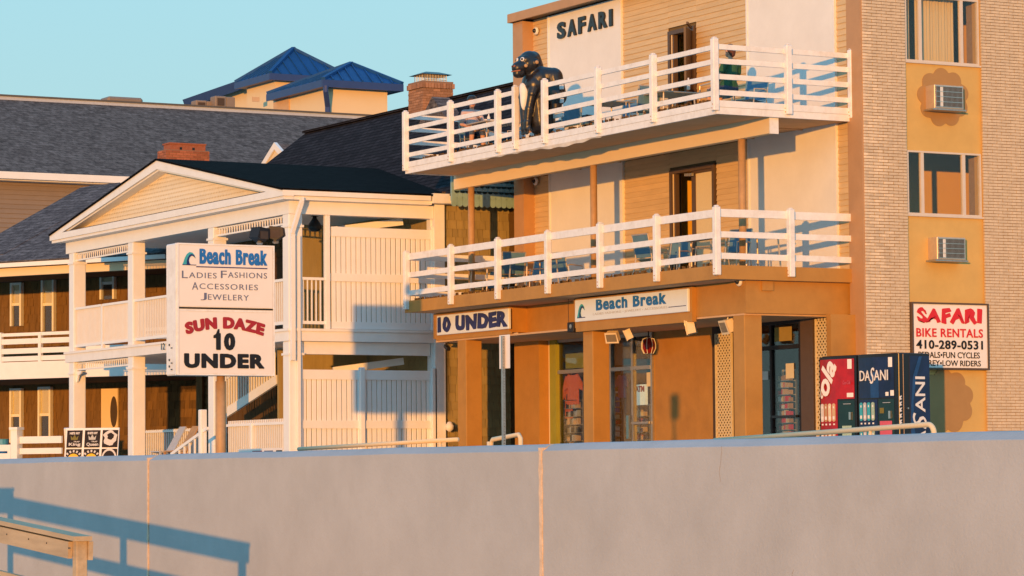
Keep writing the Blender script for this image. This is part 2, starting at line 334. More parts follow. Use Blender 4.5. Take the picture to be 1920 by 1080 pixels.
# ------------------------------------------------------------------ lettering
def text_verts(s, offset=0., shear=0., space=1.):
    cu = bpy.data.curves.new('lettering', 'FONT'); cu.body = s; cu.offset = offset; cu.shear = shear; cu.space_character = space; cu.resolution_u = 3
    o = bpy.data.objects.new('lettering', cu); COL.objects.link(o)
    dg = bpy.context.evaluated_depsgraph_get(); dg.update(); me = bpy.data.meshes.new_from_object(o.evaluated_get(dg))
    bm = bmesh.new(); bm.from_mesh(me); bpy.data.meshes.remove(me); bpy.data.objects.remove(o); bpy.data.curves.remove(cu)
    bmesh.ops.remove_doubles(bm, verts=bm.verts[:], dist=1e-5)
    return bm
def letters(mb, s, o, u, v, wd, ht, depth=.012, offset=.02, shear=0., space=1., warp=None, bold=0):
    """lettering laid on a surface: o is its lower left corner, u and v its writing and upward directions"""
    if bold:      # heavy type: the same glyphs struck again beside each other
        o = Vector(o); u_ = Vector(u).normalized(); v_ = Vector(v).normalized(); b_ = bold*ht
        for k in range(6):
            a_ = 2*math.pi*k/6; letters(mb, s, o+u_*(b_*(1+math.cos(a_)))+v_*(b_*.7*(1+math.sin(a_))), u, v, wd-2*b_, ht-1.4*b_, depth+.0007*k, offset, shear, space, warp)
        return mb
    bm = text_verts(s, offset, shear, space); u = Vector(u).normalized(); v = Vector(v).normalized(); n = u.cross(v); o = Vector(o)
    x0 = min(p.co.x for p in bm.verts); x1 = max(p.co.x for p in bm.verts); y0 = min(p.co.y for p in bm.verts); y1 = max(p.co.y for p in bm.verts)
    r = bmesh.ops.extrude_face_region(bm, geom=bm.faces[:]); ex = {g for g in r['geom'] if isinstance(g, bmesh.types.BMVert)}
    for p in bm.verts:
        a = (p.co.x-x0)/(x1-x0); b = (p.co.y-y0)/(y1-y0)
        if warp: a, b = warp(a, b)
        p.co = o+u*(a*wd)+v*(b*ht)+n*(depth if p in ex else 0.0)
    return mb.bm(bm)
NX = dict(u=(0,-1,0), v=(0,0,1))     # writing on a face turned to -X
NY = dict(u=(1,0,0), v=(0,0,1))      # writing on a face turned to -Y
def xh(a_, b_): return a_, (b_*1.18 if b_ < .66 else .78+(b_-.66)*.65)     # tall small letters, as on the shop signs
def wave_logo(o, u, v, h, parent, n0=0.0):
    """the breaking wave beside the shop name: three flat printed shapes"""
    u = Vector(u); v = Vector(v); n = u.cross(v); o = Vector(o)
    p1 = [(0,0),(.10,.22),(.20,.52),(.36,.80),(.60,.97),(.84,.92),(1.0,.74),(1.10,.48),(.98,.60),(.84,.68),(.70,.66),(.58,.52),(.52,.32),(.56,.12),(.66,0)]
    obj('wave_emblem', MB().prism(p1, o+n*n0, u*h, v*h, n, .006), M['teal'], parent)
    p2 = [(.34,0),(.36,.28),(.44,.54),(.57,.73),(.74,.82),(.94,.76),(1.08,.52),(.98,.60),(.84,.68),(.70,.66),(.58,.52),(.52,.32),(.56,.12),(.66,0)]
    obj('wave_emblem', MB().prism(p2, o+n*(n0+.007), u*h, v*h, n, .004), M['navyink'], parent)
    obj('wave_line', MB().prism([(0,-.06),(1.15,-.06),(1.15,0),(0,0)], o+n*n0, u*h, v*h, n, .006), M['navyink'], parent)
def blob(name, caps, voxel, material, parent=None, off=None, smooth_it=4, label=None):
    """one continuous body grown from tapering limbs: voxel remesh of overlapping rounded bones"""
    bm = bmesh.new()
    for p, q, r0, r1 in caps:
        p = Vector(p); q = Vector(q); d = q-p; L = max(d.length, 1e-5); d = d/L
        Q = d.to_track_quat('Z', 'Y').to_matrix().to_4x4()
        res = bmesh.ops.create_uvsphere(bm, u_segments=14, v_segments=10, radius=1)
        for vv in res['verts']:
            c = vv.co
            if c.z > 0: l = Vector((c.x*r1, c.y*r1, L+c.z*r1))
            else: l = Vector((c.x*r0, c.y*r0, c.z*r0))
            vv.co = Q @ l + p
    me = bpy.data.meshes.new(name); bm.to_mesh(me); bm.free()
    o = bpy.data.objects.new(name, me); COL.objects.link(o)
    md = o.modifiers.new('r', 'REMESH'); md.mode = 'VOXEL'; md.voxel_size = voxel; md.use_smooth_shade = True
    if smooth_it:
        ms = o.modifiers.new('s', 'SMOOTH'); ms.iterations = smooth_it; ms.factor = .5
    dg = bpy.context.evaluated_depsgraph_get(); dg.update(); me2 = bpy.data.meshes.new_from_object(o.evaluated_get(dg))
    bpy.data.objects.remove(o); bpy.data.meshes.remove(me); me2.name = name
    me2.transform(Matrix.Translation(-Vector(off if off is not None else (parent.get('_b', (0,0,0)) if parent is not None else (0,0,0)))))
    me2.shade_smooth()
    return obj(name, me2, material, parent, off=off, label=label)
# ================================================================== SETTING
WX = 11.7; WT = -0.135
def sheet(name, x0, x1, y0, y1, z, m, k=1):
    return tag(obj(name, MB().box(x0, x1, y0, y1, z-.3, z), m), kind='structure')
sheet('beach_sand', -120, WX+.2, -150, 400, -2.05, M['sand'])
sheet('boardwalk', WX+.2, 24.5, -150, 400, -.85, M['deck'])
sheet('ground', 24.5, 1500, -600, 1500, -.75, M['ground'])
# raised paving in front of the hotel and the house
tag(obj('pavement', MB().box(27.5, 60, 30, 95, -.74, 0), M['deck']), kind='structure')

# sea wall: cast panels with sealed joints and a coping chamfer
j1 = at(1015, 950, X=WX).y; j2 = at(278, 950, X=WX).y
sw = thing('sea_wall', 'long low grey-beige concrete sea wall across the foreground, with two pale vertical joints', 'sea wall', (WX, 20, -2.05))
ends = [-12, j1-.02, j1+.02, j2-.025, j2+.025, 60]
for k in range(3):
    y0, y1 = ends[2*k], ends[2*k+1]
    prof = [(0,-2.05),(0,WT-.056),(.006,WT-.050),(.015,WT-.046),(.055,WT-.022),(.085,WT-.006),(.11,WT),(.46,WT-.002),(.46,-2.05)]
    m = MB(); L = 60
    for i in range(L+1):
        y = y0+(y1-y0)*i/L
        jit = .002*math.sin(y*1.7)+.0015*math.sin(y*4.1+1)
        for a, z in prof: m.v.append(Vector((WX+a, y, z+(jit if z > -1 else 0))))
    P_ = len(prof)
    for i in range(L):
        for j in range(P_):
            j2_ = (j+1) % P_; m.f.append((i*P_+j, i*P_+j2_, (i+1)*P_+j2_, (i+1)*P_+j))
    m.f.append(tuple(range(P_))); m.f.append(tuple(L*P_+j for j in range(P_)))
    obj('wall_panel', m, M['concrete'], sw)
for jy, wd in ((j1, .042), (j2, .030)):
    m = MB(); n = 34; pts = []
    for i in range(n+1):
        z = -2.05+(WT-.03+2.05)*i/n; pts.append((z, wd*(.5+.22*math.sin(i*1.9)+.16*math.sin(i*4.3+jy))))
    m.v += [Vector((WX-.008, jy-b, z)) for z, b in pts]+[Vector((WX-.008, jy+b, z)) for z, b in pts]
    m.v += [Vector((WX+.05, jy-b, z)) for z, b in pts]+[Vector((WX+.05, jy+b, z)) for z, b in pts]
    q = n+1
    for i in range(n):
        m.f += [(i, i+1, q+i+1, q+i), (2*q+i, 2*q+i+1, i+1, i), (q+i, q+i+1, 3*q+i+1, 3*q+i)]
    obj('joint_sealant', m, M['seal'], sw)
m = MB(); random.seed(3)
for cx, cy in ((1353, 836), (1488, 1068)):       # hairline cracks
    p = at(cx, cy, X=WX); pts = [p+Vector((-.001, 0, 0))]
    for k in range(7): pts.append(pts[-1]+Vector((0, random.uniform(-.01, .025), -.035)))
    m.tube(pts, .0010, 4)
obj('hairline_crack', m, M['crack'], sw)

# wooden ramp railing in front of the wall
RX = 8.95
re = at(150, 1010, X=RX); ye = re.y; zt = at(172, 1004, X=RX).z
wr = thing('ramp_railing', 'weathered wooden beach ramp railing with flat cap board, lower left foreground', 'railing', (RX, ye, -2.05))
sl_ = .066
def zr(y): return zt+(y-ye)*sl_
y2 = ye+6.0
for yy in (ye, ye+2.82, y2): obj('post', MB().cbox(RX-.045, RX+.045, yy-.045, yy+.045, -2.05, zr(yy)-.035, .006), M['wood'], wr)
obj('cap_board', MB().bar((RX-.02, ye-.115, zr(ye-.115)-.018), (RX-.02, y2, zr(y2)-.018), .15, .036), M['wood'], wr)
obj('rail_board', MB().bar((RX+.064, ye-.065, zr(ye)-.12), (RX+.064, y2, zr(y2)-.12), .036, .145), M['wood'], wr)
obj('rail_board', MB().bar((RX+.064, ye-.065, zr(ye)-.52), (RX+.064, y2, zr(y2)-.52), .036, .145), M['wood'], wr)
obj('rail_board', MB().bar((RX-.064, ye+.04, zr(ye)-.115), (RX-.064, y2, zr(y2)-.115), .036, .13), M['wood'], wr)
zl = zr(y2)+.06
obj('landing_cap', MB().box(RX-.09, RX+.09, y2-.02, y2+4, zl, zl+.036), M['wood'], wr)
obj('landing_board', MB().box(RX+.05, RX+.085, y2+.0, y2+4, zl-.24, zl-.005), M['wood'], wr)
m = MB()
for yy in (ye+.02, ye+.5, ye+.9, ye+1.4, ye+1.9):
    m.lathe([(.007, 0), (.007, .004)], (RX-.083, yy, zr(yy)-.10), 6, (-1, 0, 0))
obj('nail_heads', m, M['black'], wr)

# ================================================================== MOTEL
CX, CY, XW, TY, YE = 32.44, 50.26, 35.58, 49.84, 63.3
mo = thing('motel', 'three storey tan and white motel with two white railed balconies and a brick stair tower', 'motel', (36, 55, 0))
# core volumes behind the cladding
obj('upper_wall', MB().box(XW+.02, XW+.25, TY+.2, 55.2, 3.36, 10.2).box(XW+.02, XW+.25, 55.2, 55.92, 6.16, 10.2).box(XW+.02, XW+.25, 56.96, YE, 3.36, 10.2)
    .box(XW+.02, XW+.25, 55.92, 56.96, 9.13, 10.2).box(XW+.02, XW+.25, 55.92, 56.96, 6.16, 6.7), M['tan_back'], mo)
obj('end_wall', MB().box(XW+.3, 46, YE-.2, YE, 0, 10.2), M['tan'], mo)
obj('back_wall', MB().box(46, 46.19, TY+.51, YE, 0, 10.2), M['tan'], mo)
# pilaster at the far end
obj('corner_pilaster', MB().box(XW-.30, XW+.3, 62.86, YE+.02, 3.62, 10.12), M['brown2'], mo)
# roof edge
obj('roof_slab', MB().box(XW-.40, 46.4, TY+.1, YE+.02, 10.16, 10.22), M['brown_dark'], mo)
obj('roof_fascia', MB().box(XW-.42, XW-.36, TY+.1, YE+.06, 10.12, 10.32), M['brown2'], mo)
obj('roof_fascia', MB().box(XW-.36, 46.4, YE+.02, YE+.06, 10.12, 10.32), M['brown2'], mo)
# clapboards of the two upper storeys
def boards(y0, y1, z0, z1, n):
    h = (z1-z0)/n; me = MB().add([(0,0,0),(0,y1-y0,0),(-.006,y1-y0,h+.01),(-.006,0,h+.01),(-.026,0,0),(-.026,y1-y0,0)], [(4,5,2,3),(0,1,5,4),(0,4,3),(1,2,5),(0,3,2,1)]).mesh('siding_board')
    me.materials.append(M['tan'])
    for k in range(n): piece('siding_board', me, mo, (XW, y0, z0+k*h))
for (a_, b_) in ((50.3, 50.76), (53.92, 55.88), (57.0, 58.86), (62.13, 62.86)):
    boards(a_, b_, 6.70, 10.14, 29)
    boards(a_, min(b_, 55.16) if a_ == 53.92 else b_, 3.62, 6.50, 25)
boards(55.88, 57.0, 9.2, 10.14, 8); boards(55.16, 57.0, 6.2, 6.50, 3)
for z0, z1 in ((3.6, 6.52), (6.68, 10.13)):
    for a_, b_ in ((50.76, 53.91), (58.87, 62.12)):
        obj('white_panel', MB().box(XW-.05, XW+.05, a_, b_, z0, z1), M['panel_white'], mo)
        obj('panel_edge', MB().box(XW-.07, XW-.051, a_-.0, a_+.05, z0, z1).box(XW-.07, XW-.051, b_-.05, b_, z0, z1), M['panel_white'], mo)
# doors of the two storeys
def door(z0, z1, ya, opened):
    yb = 56.96; t = .085
    d = obj('door_frame', MB().box(XW-.06, XW+.10, ya, ya+t, z0, z1).box(XW-.06, XW+.10, yb-t, yb, z0, z1).box(XW-.06, XW+.10, ya+t, yb-t, z1-t, z1), M['brown_dark'], mo)
    obj('door_jamb', MB().box(XW-.03, XW+.07, yb-.20, yb-.15, z0, z1-t), M['brown_dark'], d)
    obj('door_jamb', MB().box(XW-.045, XW-.02, yb-.14, yb-.125, z0, z1-t), M['cream'], d)
    obj('room_wall', MB().box(XW+.26, XW+3.0, 57.55, 57.6, z0, z1+.1).box(XW+3.0, XW+3.05, 54.0, 57.55, z0, z1+.1), M['room'], d)
    obj('room_floor', MB().box(XW+.11, XW+3.0, 54.0, 57.55, z0, z0+.02), M['soffit'], d)
    obj('room_ceiling', MB().box(XW+.26, XW+3.05, 54.0, 57.6, z1+.1, z1+.15), M['ceil'], d)
    if opened:      # leaf swung out towards the sea
        hx, hy = XW-.06, ya+.06; an = rad(136); dx, dy = -math.sin(an), math.cos(an)
        def Q(t_, z): return Vector((hx+dx*t_, hy+dy*t_, z))
        nn = Vector((-dy, dx, 0)); lf = MB(); zt_ = z1-.10
        for t0, t1, a1, a2 in ((0, .10, z0+.02, zt_), (.54, .64, z0+.02, zt_), (.10, .54, zt_-.12, zt_), (.10, .54, z0+.02, z0+.25), (.10, .54, z0+1.0, z0+1.1)):
            lf.slab([Q(t0, a1), Q(t1, a1), Q(t1, a2), Q(t0, a2)], nn, .045)
        lo = obj('door_leaf', lf, M['brown_dark'], d)
        obj('pane', MB().slab([Q(.10, z0+.25), Q(.54, z0+.25), Q(.54, zt_-.12), Q(.10, zt_-.12)], nn, .01), M['brown_dark'], lo)
        obj('closer', MB().bar(Q(.1, zt_+.05), Q(.5, zt_+.10), .04, .05), M['brown_dark'], lo)
    else:           # fixed leaf with a pale blind, the other half open
        ym = ya+.82
        obj('door_leaf', MB().box(XW+.0, XW+.05, ym, ym+.14, z0, z1-t).box(XW+.0, XW+.05, ya+t, ya+t+.06, z0, z1-t).box(XW+.0, XW+.05, ya+t+.06, ym, z1-t-.06, z1-t), M['brown_dark'], d)
        obj('blind', MB().box(XW+.02, XW+.03, ya+t+.06, ym, z0, z1-t-.06), M['cream_paper'], d)
        obj('closer', MB().bar((XW-.09, ym-.05, z1-.17), (XW-.07, ym+.28, z1-.15), .05, .06), M['metal'], d)
    return d
door(6.70, 9.12, 55.92, True); door(3.62, 6.14, 55.2, False)
# upper balcony
zU, zL = 6.70, 3.60
obj('balcony_deck', MB().box(CX+.04, XW, CY+.04, YE-.1, 6.52, 6.68), M['soffit'], mo)
def fascia(sec, m_, zz):
    for (x0, x1, y0, y1, z0, z1) in sec: obj('fascia_board', MB().box(x0, x1, y0, y1, z0, z1), m_, mo)
fascia([(CX-.02, CX+.04, CY-.02, YE-.08, 6.50, 6.632), (CX-.028, CX+.04, CY-.028, YE-.08, 6.635, 6.76),
        (CX+.041, XW+.05, CY-.02, CY+.04, 6.50, 6.632), (CX+.041, XW+.05, CY-.028, CY+.04, 6.635, 6.76),
        (CX+.041, XW, YE-.14, YE-.08, 6.5, 6.76)], M['rail_white'], 0)
# torn flashing that hangs and sags under the fascia
m = MB(); n = 60; yA, yB = 54.6, 60.4
for i in range(n):
    a_, b_ = yA+(yB-yA)*i/n, yA+(yB-yA)*(i+1)/n
    s0 = .05*max(0, math.sin((a_-yA)*1.05))**1.5+.012*math.sin(a_*9)+.02; s1 = .05*max(0, math.sin((b_-yA)*1.05))**1.5+.012*math.sin(b_*9)+.02
    m.add([(CX-.03, a_, 6.51), (CX-.03, b_, 6.51), (CX+.01, b_, 6.51-s1), (CX+.01, a_, 6.51-s0), (CX+.02, a_, 6.51), (CX+.02, b_, 6.51)], [(0,1,2,3), (3,2,5,4)])
obj('sagging_flashing', m, M['rail_white'], mo)
obj('beam', MB().box(33.70, 33.86, 50.36, YE, 6.20, 6.52), M['cream'], mo)
obj('beam_end_cap', MB().box(33.68, 33.88, 50.33, 50.36, 6.19, 6.52), M['rail_white'], mo)
m = MB()
for k in range(7): m.box(34.1, XW-.06, 51.9+k*1.75, 51.94+k*1.75, 6.495, 6.52)
obj('soffit_batten', m, M['soffit'], mo)
for px_ in (1391, 1112.5, 883):
    yy = at(px_, 300, X=33.78).y
    obj('column', MB().tube([(33.78, yy, 3.6), (33.78, yy, 6.2)], .075, 14), M['rust'], mo, smooth=True)
    obj('column_base', MB().box(33.68, 33.88, yy-.1, yy+.1, 3.6, 3.63), M['rust'], mo)
# lower balcony
obj('balcony_deck', MB().box(CX+.04, XW, CY+.04, YE-.1, 3.36, 3.6), M['soffit'], mo)
fascia([(CX-.02, CX+.04, CY-.02, YE-.02, 3.36, 3.625), (CX+.041, XW+.02, CY-.02, CY+.04, 3.36, 3.625)], M['brown'], 0)
# lattice trim strip standing between the fascia and bottom rail
def post(x, y, z0, z1, s_=.062):
    m = MB(); m.cbox(x-s_, x+s_, y-s_, y+s_, z0, z1-.03, .012); m.cbox(x-s_*.75, x+s_*.75, y-s_*.75, y+s_*.75, z1-.03, z1, .02)
    o = obj('railing_post', m, M['rail_white'], mo)
    random.seed(int(y*100)); r = MB()
    for k in range(2): r.lathe([(.012, 0), (.012, .01)], (x-s_, y+random.uniform(-.02, .02), z0+.05+.07*k), 6, (-1, 0, 0))
    obj('bolt', r, M['rust'], o); return o
upx = [1340, 1229, 1125, 1025, 970, 937, 848, 765]; ups = [at(x, 180, X=CX).y for x in upx]
lpx = [1347, 1235.5, 1129, 1031, 937, 849, 767]; lps = [at(x, 450, X=CX).y for x in lpx]
ups[0] = CY; lps[0] = CY; ups[-1] = YE-.16; lps[-1] = YE-.16
for y in ups: post(CX-.05, y, 6.56, 7.97 if y == CY else 7.93)
for y in lps: post(CX-.05, y, 3.43, 4.76)
for x_ in (at(1475, 150, Y=CY).x, at(1594, 150, Y=CY).x): post(x_, CY-.05, 6.56, 7.93)
for x_ in (at(1480, 450, Y=CY).x, at(1600, 450, Y=CY).x): post(x_, CY-.05, 3.43, 4.76)
def rail(p, q, h, jit=.006):
    random.seed(int(p[1]*37+p[2]*11)); j = [random.uniform(-jit, jit) for _ in range(2)]
    return obj('rail', MB().bar((p[0], p[1], p[2]+j[0]), (q[0], q[1], q[2]+j[1]), .045, h), M['rail_white'], mo)
gor = (3, 4)      # the bay where the statue leans out
for i in range(len(ups)-1):
    a_, b_ = ups[i], ups[i+1]
    if i == 3: continue
    for z in (7.79, 7.51, 7.215, 6.915): rail((CX+.01, a_, z), (CX+.01, b_, z), .095)
for z in (7.79, 7.51, 7.215, 6.915):      # the stretch behind the statue stands further in
    rail((CX+.45, ups[3]+.1, z), (CX+.45, ups[4]-.02+.5, z), .095)
for i in range(len(lps)-1):
    for z, h in ((4.62, .15), (4.21, .115), (3.80, .115)): rail((CX+.01, lps[i], z), (CX+.01, lps[i+1], z), h)
xe = XW-.02
xm1 = at(1475, 150, Y=CY).x; xm2 = at(1480, 450, Y=CY).x
for x0, x1 in ((CX, xm1), (xm1, xe)):
    for z in (7.79, 7.51, 7.215, 6.915): rail((x0, CY+.01, z), (x1, CY+.01, z), .10)
for x0, x1 in ((CX, xm2), (xm2, xe)):
    for z, h in ((4.62, .15), (4.21, .115), (3.80, .115)): rail((x0, CY+.01, z), (x1, CY+.01, z), h)
yf = YE-.12
for z in (7.79, 7.51, 7.215, 6.915): rail((CX, yf, z), (XW-.3, yf, z), .10)
for z, h in ((4.62, .15), (4.21, .115), (3.80, .115)): rail((CX, yf, z), (XW-.3, yf, z), h)
# debris and string lights caught along the deck edge
m = MB(); random.seed(5)
for zz in (3.66, 6.80):
    for k in range(150):
        y = random.uniform(CY+.3, YE-.4); m.box(CX+.06, CX+.06+random.uniform(.02, .06), y, y+random.uniform(.01, .07), zz-.03, zz+random.uniform(.0, .035))
obj('leaf_litter', m, M['cedar'], mo, kind='stuff')

# ground floor: header beams, columns, shop fronts
HX = 33.14
obj('header_beam', MB().box(HX, XW, 50.5, 56.95, 2.74, 3.355), M['brown'], mo)
obj('header_beam', MB().box(HX+.45, XW, 56.95, 59.75, 2.76, 3.355), M['brown'], mo)
obj('header_beam', MB().box(HX, XW, 59.75, 63.28, 2.78, 3.355), M['brown'], mo)
obj('header_return', MB().box(HX, XW+.05, 50.42, 50.499, 2.735, 3.355), M['brown'], mo)
obj('trim_block', MB().box(at(1428, 540, Y=50.4).x, at(1449, 540, Y=50.4).x, 50.37, 50.42, 3.17, 3.35), M['brown'], mo)
obj('soffit_panel', MB().box(HX+.02, XW, 50.52, 63.2, 2.70, 2.738), M['soffit'], mo)
for i, px_ in enumerate((1397, 1112, 874)):
    c = at(px_, 700, X=HX+.02)
    obj('pier', MB().cbox(HX+.02, HX+.42, c.y, c.y+.40, 0, 2.70, .01), M['brown'], mo)
SX = 35.2
obj('pier', MB().box(SX-.3, SX+.3, 61.55, 62.68, 0, 2.70), M['brown'], mo)
obj('shop_wall', MB().box(SX, SX+.3, 54.84, 57.13, 0, 2.7), M['brown'], mo)
obj('shop_wall', MB().box(SX, SX+.3, 50.3, 50.56, 0, 2.7), M['brown'], mo)
obj('shop_wall', MB().box(SX+.31, XW+.1, TY+.25, TY+.45, 0, 3.36), M['brown'], mo)
obj('tower_return', MB().box(XW-.10, XW+.0, TY+.0, CY+.05, 0, 10.4), M['brown2'], mo)
obj('wall_foot', MB().box(34.9, 35.49, TY+.3, TY+.45, 0, 2.73), M['brown'], mo)
# shop interior
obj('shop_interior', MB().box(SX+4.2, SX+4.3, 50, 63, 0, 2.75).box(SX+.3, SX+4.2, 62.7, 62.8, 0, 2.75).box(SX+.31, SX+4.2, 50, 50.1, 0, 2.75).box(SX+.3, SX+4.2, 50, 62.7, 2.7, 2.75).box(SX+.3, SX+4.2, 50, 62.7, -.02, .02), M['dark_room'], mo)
def frame(y0, y1, z0, z1, mat_, t=.06, nm='window_frame', mull=(), trans=(), X=SX, glass='shopglass'):
    m = MB().box(X-.05, X+.05, y0, y0+t, z0, z1).box(X-.05, X+.05, y1-t, y1, z0, z1).box(X-.05, X+.05, y0+t, y1-t, z1-t, z1).box(X-.05, X+.05, y0+t, y1-t, z0, z0+t)
    o = obj(nm, m, mat_, mo)
    for q in mull: obj('mullion', MB().box(X-.045, X+.045, q-.035, q+.035, z0+t, z1-t), mat_, o)
    for q in trans: obj('transom', MB().box(X-.058, X+.058, y0+t, y1-t, q-.04, q+.04), mat_, o)
    obj('pane', MB().box(X-.006, X+.006, y0+t, y1-t, z0+t, z1-t), M[glass], o)
    return o
# left shop window, yellow green post
f1 = frame(58.95, 61.25, 0, 2.7, M['metal'], .06, 'window_frame', (59.9,), (1.98,))
obj('corner_post', MB().box(SX-.10, SX+.0, 61.15, 61.42, 0, 2.7), M['yellow'], mo)
obj('corner_post', MB().box(SX-.06, SX-.01, 61.425, 61.54, 0, 2.7), M['cream'], mo)
# entrance doors
f2 = frame(57.13, 58.9, 0, 2.7, M['metal'], .07, 'entrance_frame', (57.96,), (1.96,))
obj('push_bar', MB().bar((SX-.09, 57.2, .78), (SX-.09, 57.9, .78), .05, .05), M['metal'], f2)
obj('pull_handle', MB().box(SX-.10, SX-.06, 58.03, 58.13, .45, .95), M['cream_paper'], f2)
# lattice panels
def lattice(X, y0, y1, z0, z1):
    m = MB(); st = .105; n = int((z1-z0+(y1-y0))/st)+2
    for k in range(n):
        for sgn in (1, -1):
            c = z0+k*st-(y1-y0) if sgn == 1 else z0+k*st
            pts = []
            for y in (y0, y1):
                z = c+(y-y0)*1.0 if sgn == 1 else c-(y-y0)*1.0
                pts.append((y, z))
            (ya, za), (yb, zb) = pts
            lo, hi = min(za, zb), max(za, zb)
            if hi < z0+.02 or lo > z1-.02: continue
            def clipp(y, z, y_, z_):
                if z < z0: t = (z0-z)/(z_-z); return (y+(y_-y)*t, z0)
                if z > z1: t = (z1-z)/(z_-z); return (y+(y_-y)*t, z1)
                return (y, z)
            A = clipp(ya, za, yb, zb); B = clipp(yb, zb, ya, za)
            m.bar((X+(.004 if sgn == 1 else -.004), A[0], A[1]), (X+(.004 if sgn == 1 else -.004), B[0], B[1]), .008, .036, (1, 0, 0)) if False else m.bar((X+(.004 if sgn == 1 else -.004), A[0], A[1]), (X+(.004 if sgn == 1 else -.004), B[0], B[1]), .034, .008, (1, 0, 0))
    o = obj('lattice_panel', m, M['lattice'], mo)
    obj('lattice_frame', MB().box(X-.02, X+.02, y0-.03, y0, z0, z1).box(X-.02, X+.02, y1, y1+.03, z0, z1), M['lattice'], o)
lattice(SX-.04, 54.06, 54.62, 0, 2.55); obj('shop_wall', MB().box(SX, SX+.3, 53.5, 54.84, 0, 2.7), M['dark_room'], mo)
lattice(SX-.06, 50.60, 50.98, 0, 2.68)
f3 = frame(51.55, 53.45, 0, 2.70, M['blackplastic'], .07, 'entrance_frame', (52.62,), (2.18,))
obj('door_post', MB().box(SX-.06, SX+.06, 51.10, 51.54, 0, 2.7), M['brown_dark'], mo)
obj('push_bar', MB().bar((SX-.09, 51.65, .80), (SX-.09, 52.5, .80), .04, .05), M['black'], f3)
# ---- brick tower
SPX = [(XW-.06, 36.55), (38.40, 46.2)]
TZ1 = 10.6
obj('tower_core', MB().box(XW-.0, 36.53, TY+.02, TY+.5, 0, TZ1).box(38.42, 46.2, TY+.02, TY+.5, 0, TZ1), M['mortar'], mo)
bl, bh, jt = .232, .0605, .0105
nb = 0; random.seed(11); stuff = MB()
bms = []
for v in range(4):
    m = MB().cbox(0, bl-jt, -.012+random.uniform(-.002, .002), .03, 0, bh-jt, .004); me = m.mesh('brick'); me.materials.append(M['brick']); bms.append(me)
rows = int(TZ1/bh)
slots = []
for (x0, x1) in SPX:
    for r in range(6, rows):
        z = r*bh; off = 0 if r % 2 else -bl/2
        x = x0+off
        while x < x1-.03:
            a_, b_ = max(x, x0), min(x+bl, x1)
            if b_-a_ > .06: slots.append((a_, b_, z))
            x += bl
vis = [s_ for s_ in slots if s_[0] < 39.5 and s_[2] > .9]
vis.sort(key=lambda s_: s_[0]+abs(s_[2]-4.5)*.15)
single = set(id(s_) for s_ in vis[:300])
for s_ in slots:
    a_, b_, z = s_
    if id(s_) in single:
        p_ = piece('brick', random.choice(bms), mo, (a_, TY, z), sc=((b_-a_)/bl, 1, 1))
    else:
        y = TY-.012+random.uniform(-.003, .003); stuff.box(a_, b_-jt, y, TY+.03, z, z+bh-jt)
st_ = obj('brickwork', stuff, M['brick'], mo, kind='stuff')
